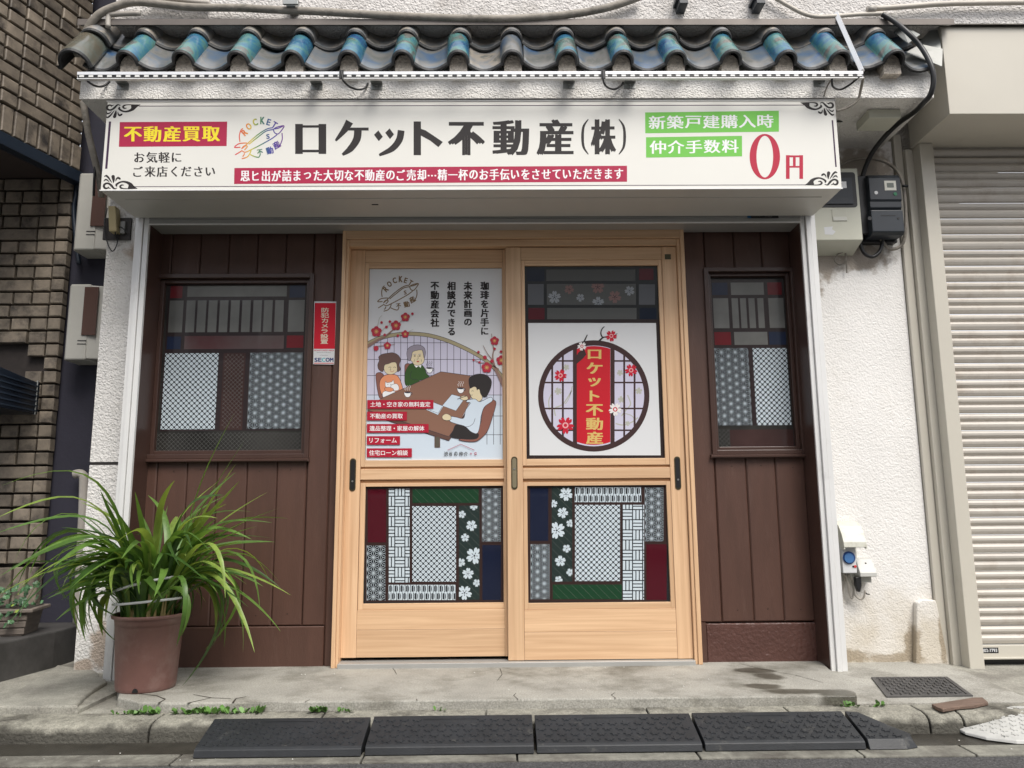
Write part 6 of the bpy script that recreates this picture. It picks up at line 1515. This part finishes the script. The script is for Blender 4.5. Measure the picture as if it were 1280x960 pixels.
# ------------------------------------------------------------------ weeds in the joint, litter
WEED = mat("weed_leaf", (.10,.21,.045), .5, rnd=.3)
def weed(x, y, n, sz, lab):
    t_ = bpy.data.objects.new("weed", None); COL.objects.link(t_); X, Y_ = PZ(x, y, -.035); Y_ = min(Y_, -.676); t_.location = (X, Y_, -.035); t_["label"] = lab; t_["category"] = "weed"; t_["group"] = "weeds sprouting in the joint between doorstep and kerb"; t_["kind"] = "thing"
    b = MB(); r = random.Random(int(x))
    for i in range(n):
        a = r.uniform(0, 6.28); l = sz*r.uniform(.5, 1.1); el = r.uniform(.2, 1.2); cx, cy = X+r.uniform(-1,1)*sz*(2.2 if n > 30 else 1.0), Y_+r.uniform(-.3,.3)*sz
        d = Vector((math.cos(a)*math.cos(el), math.sin(a)*math.cos(el)*.6-.2, math.sin(el)))*l; s_ = Vector((-math.sin(a), math.cos(a), .2)).normalized()*l*.28
        p0 = Vector((cx, cy, -.034)); b.add([p0, p0+d*.35+s_*.8, p0+d*.75+s_, p0+d, p0+d*.75-s_, p0+d*.35-s_*.8], [(0,1,2,3,4,5)], WEED)
    b.build("leaves", t_)
for x, y, n, s_, lab in ((152,892,8,.022,"tiny pale weed at the broken left end of the doorstep"),(170,893,16,.030,"small weed left of the pot's shadow in the doorstep crack"),(192,891,26,.036,"leafy weed below the plant pot"),(248,888,40,.034,"long low weed running right of the plant pot"),(290,888,34,.034,"leafy weed above the left end of the black ramps"),(322,887,22,.034,"weed tuft where the doorstep joint meets the first black ramp"),(403,886,30,.030,"rounded weed tuft below the brown post left of the doors"),(432,888,12,.026,"small weed right of the rounded tuft"),(552,884,8,.024,"dark little weed below the left sliding door"),(1052,877,12,.034,"pale weed at the right corner of the doorstep"),(1085,877,10,.030,"pale weed just right of the doorstep corner")):
    weed(x, y, n, s_, lab)
LIT = mat("litter_white", (.6,.6,.56), .7)
b = MB(); r = random.Random(4)
for i in range(70):
    x = r.uniform(-1.9, 2.1); y = r.choice([r.uniform(-1.02,-.84), r.uniform(-.64,-.05)]); z = -.0955 if y < -.8 else (.001 if -1.4 < x < 1.33 else None)
    if z is None: continue
    s_ = r.uniform(.001,.0032); b.add([(x-s_,y,z),(x,y-s_,z),(x+s_,y,z),(x,y+s_,z),(x,y,z+s_)], [(0,1,4),(1,2,4),(2,3,4),(3,0,4)], LIT)
o = b.build("litter"); o["kind"] = "stuff"; o["label"] = "tiny white bits of litter in the gutter"

# ------------------------------------------------------------------ the other side of the street (unseen house added for reflections and to block low sky)
ob = thing("added_opposite_building", (0, -11.0, 0), "unseen beige house with dark windows, added across the street to block low sky", "building")
MB().box(-14, 14, -18, -11.0, -.1, 5.6, mat("beige_render", (.38,.36,.33), .8, var=.08)).build("wall", ob)
for i in range(9):
    for z0_ in (.9, 3.5):
        xx = -12+i*2.9; f = MB().box(xx, xx+1.5, -11.0, -10.97, z0_, z0_+1.3, ALU).build("window", ob); MB().box(xx+.06, xx+1.44, -10.972, -10.965, z0_+.06, z0_+1.24, GLASS).build("pane", f)
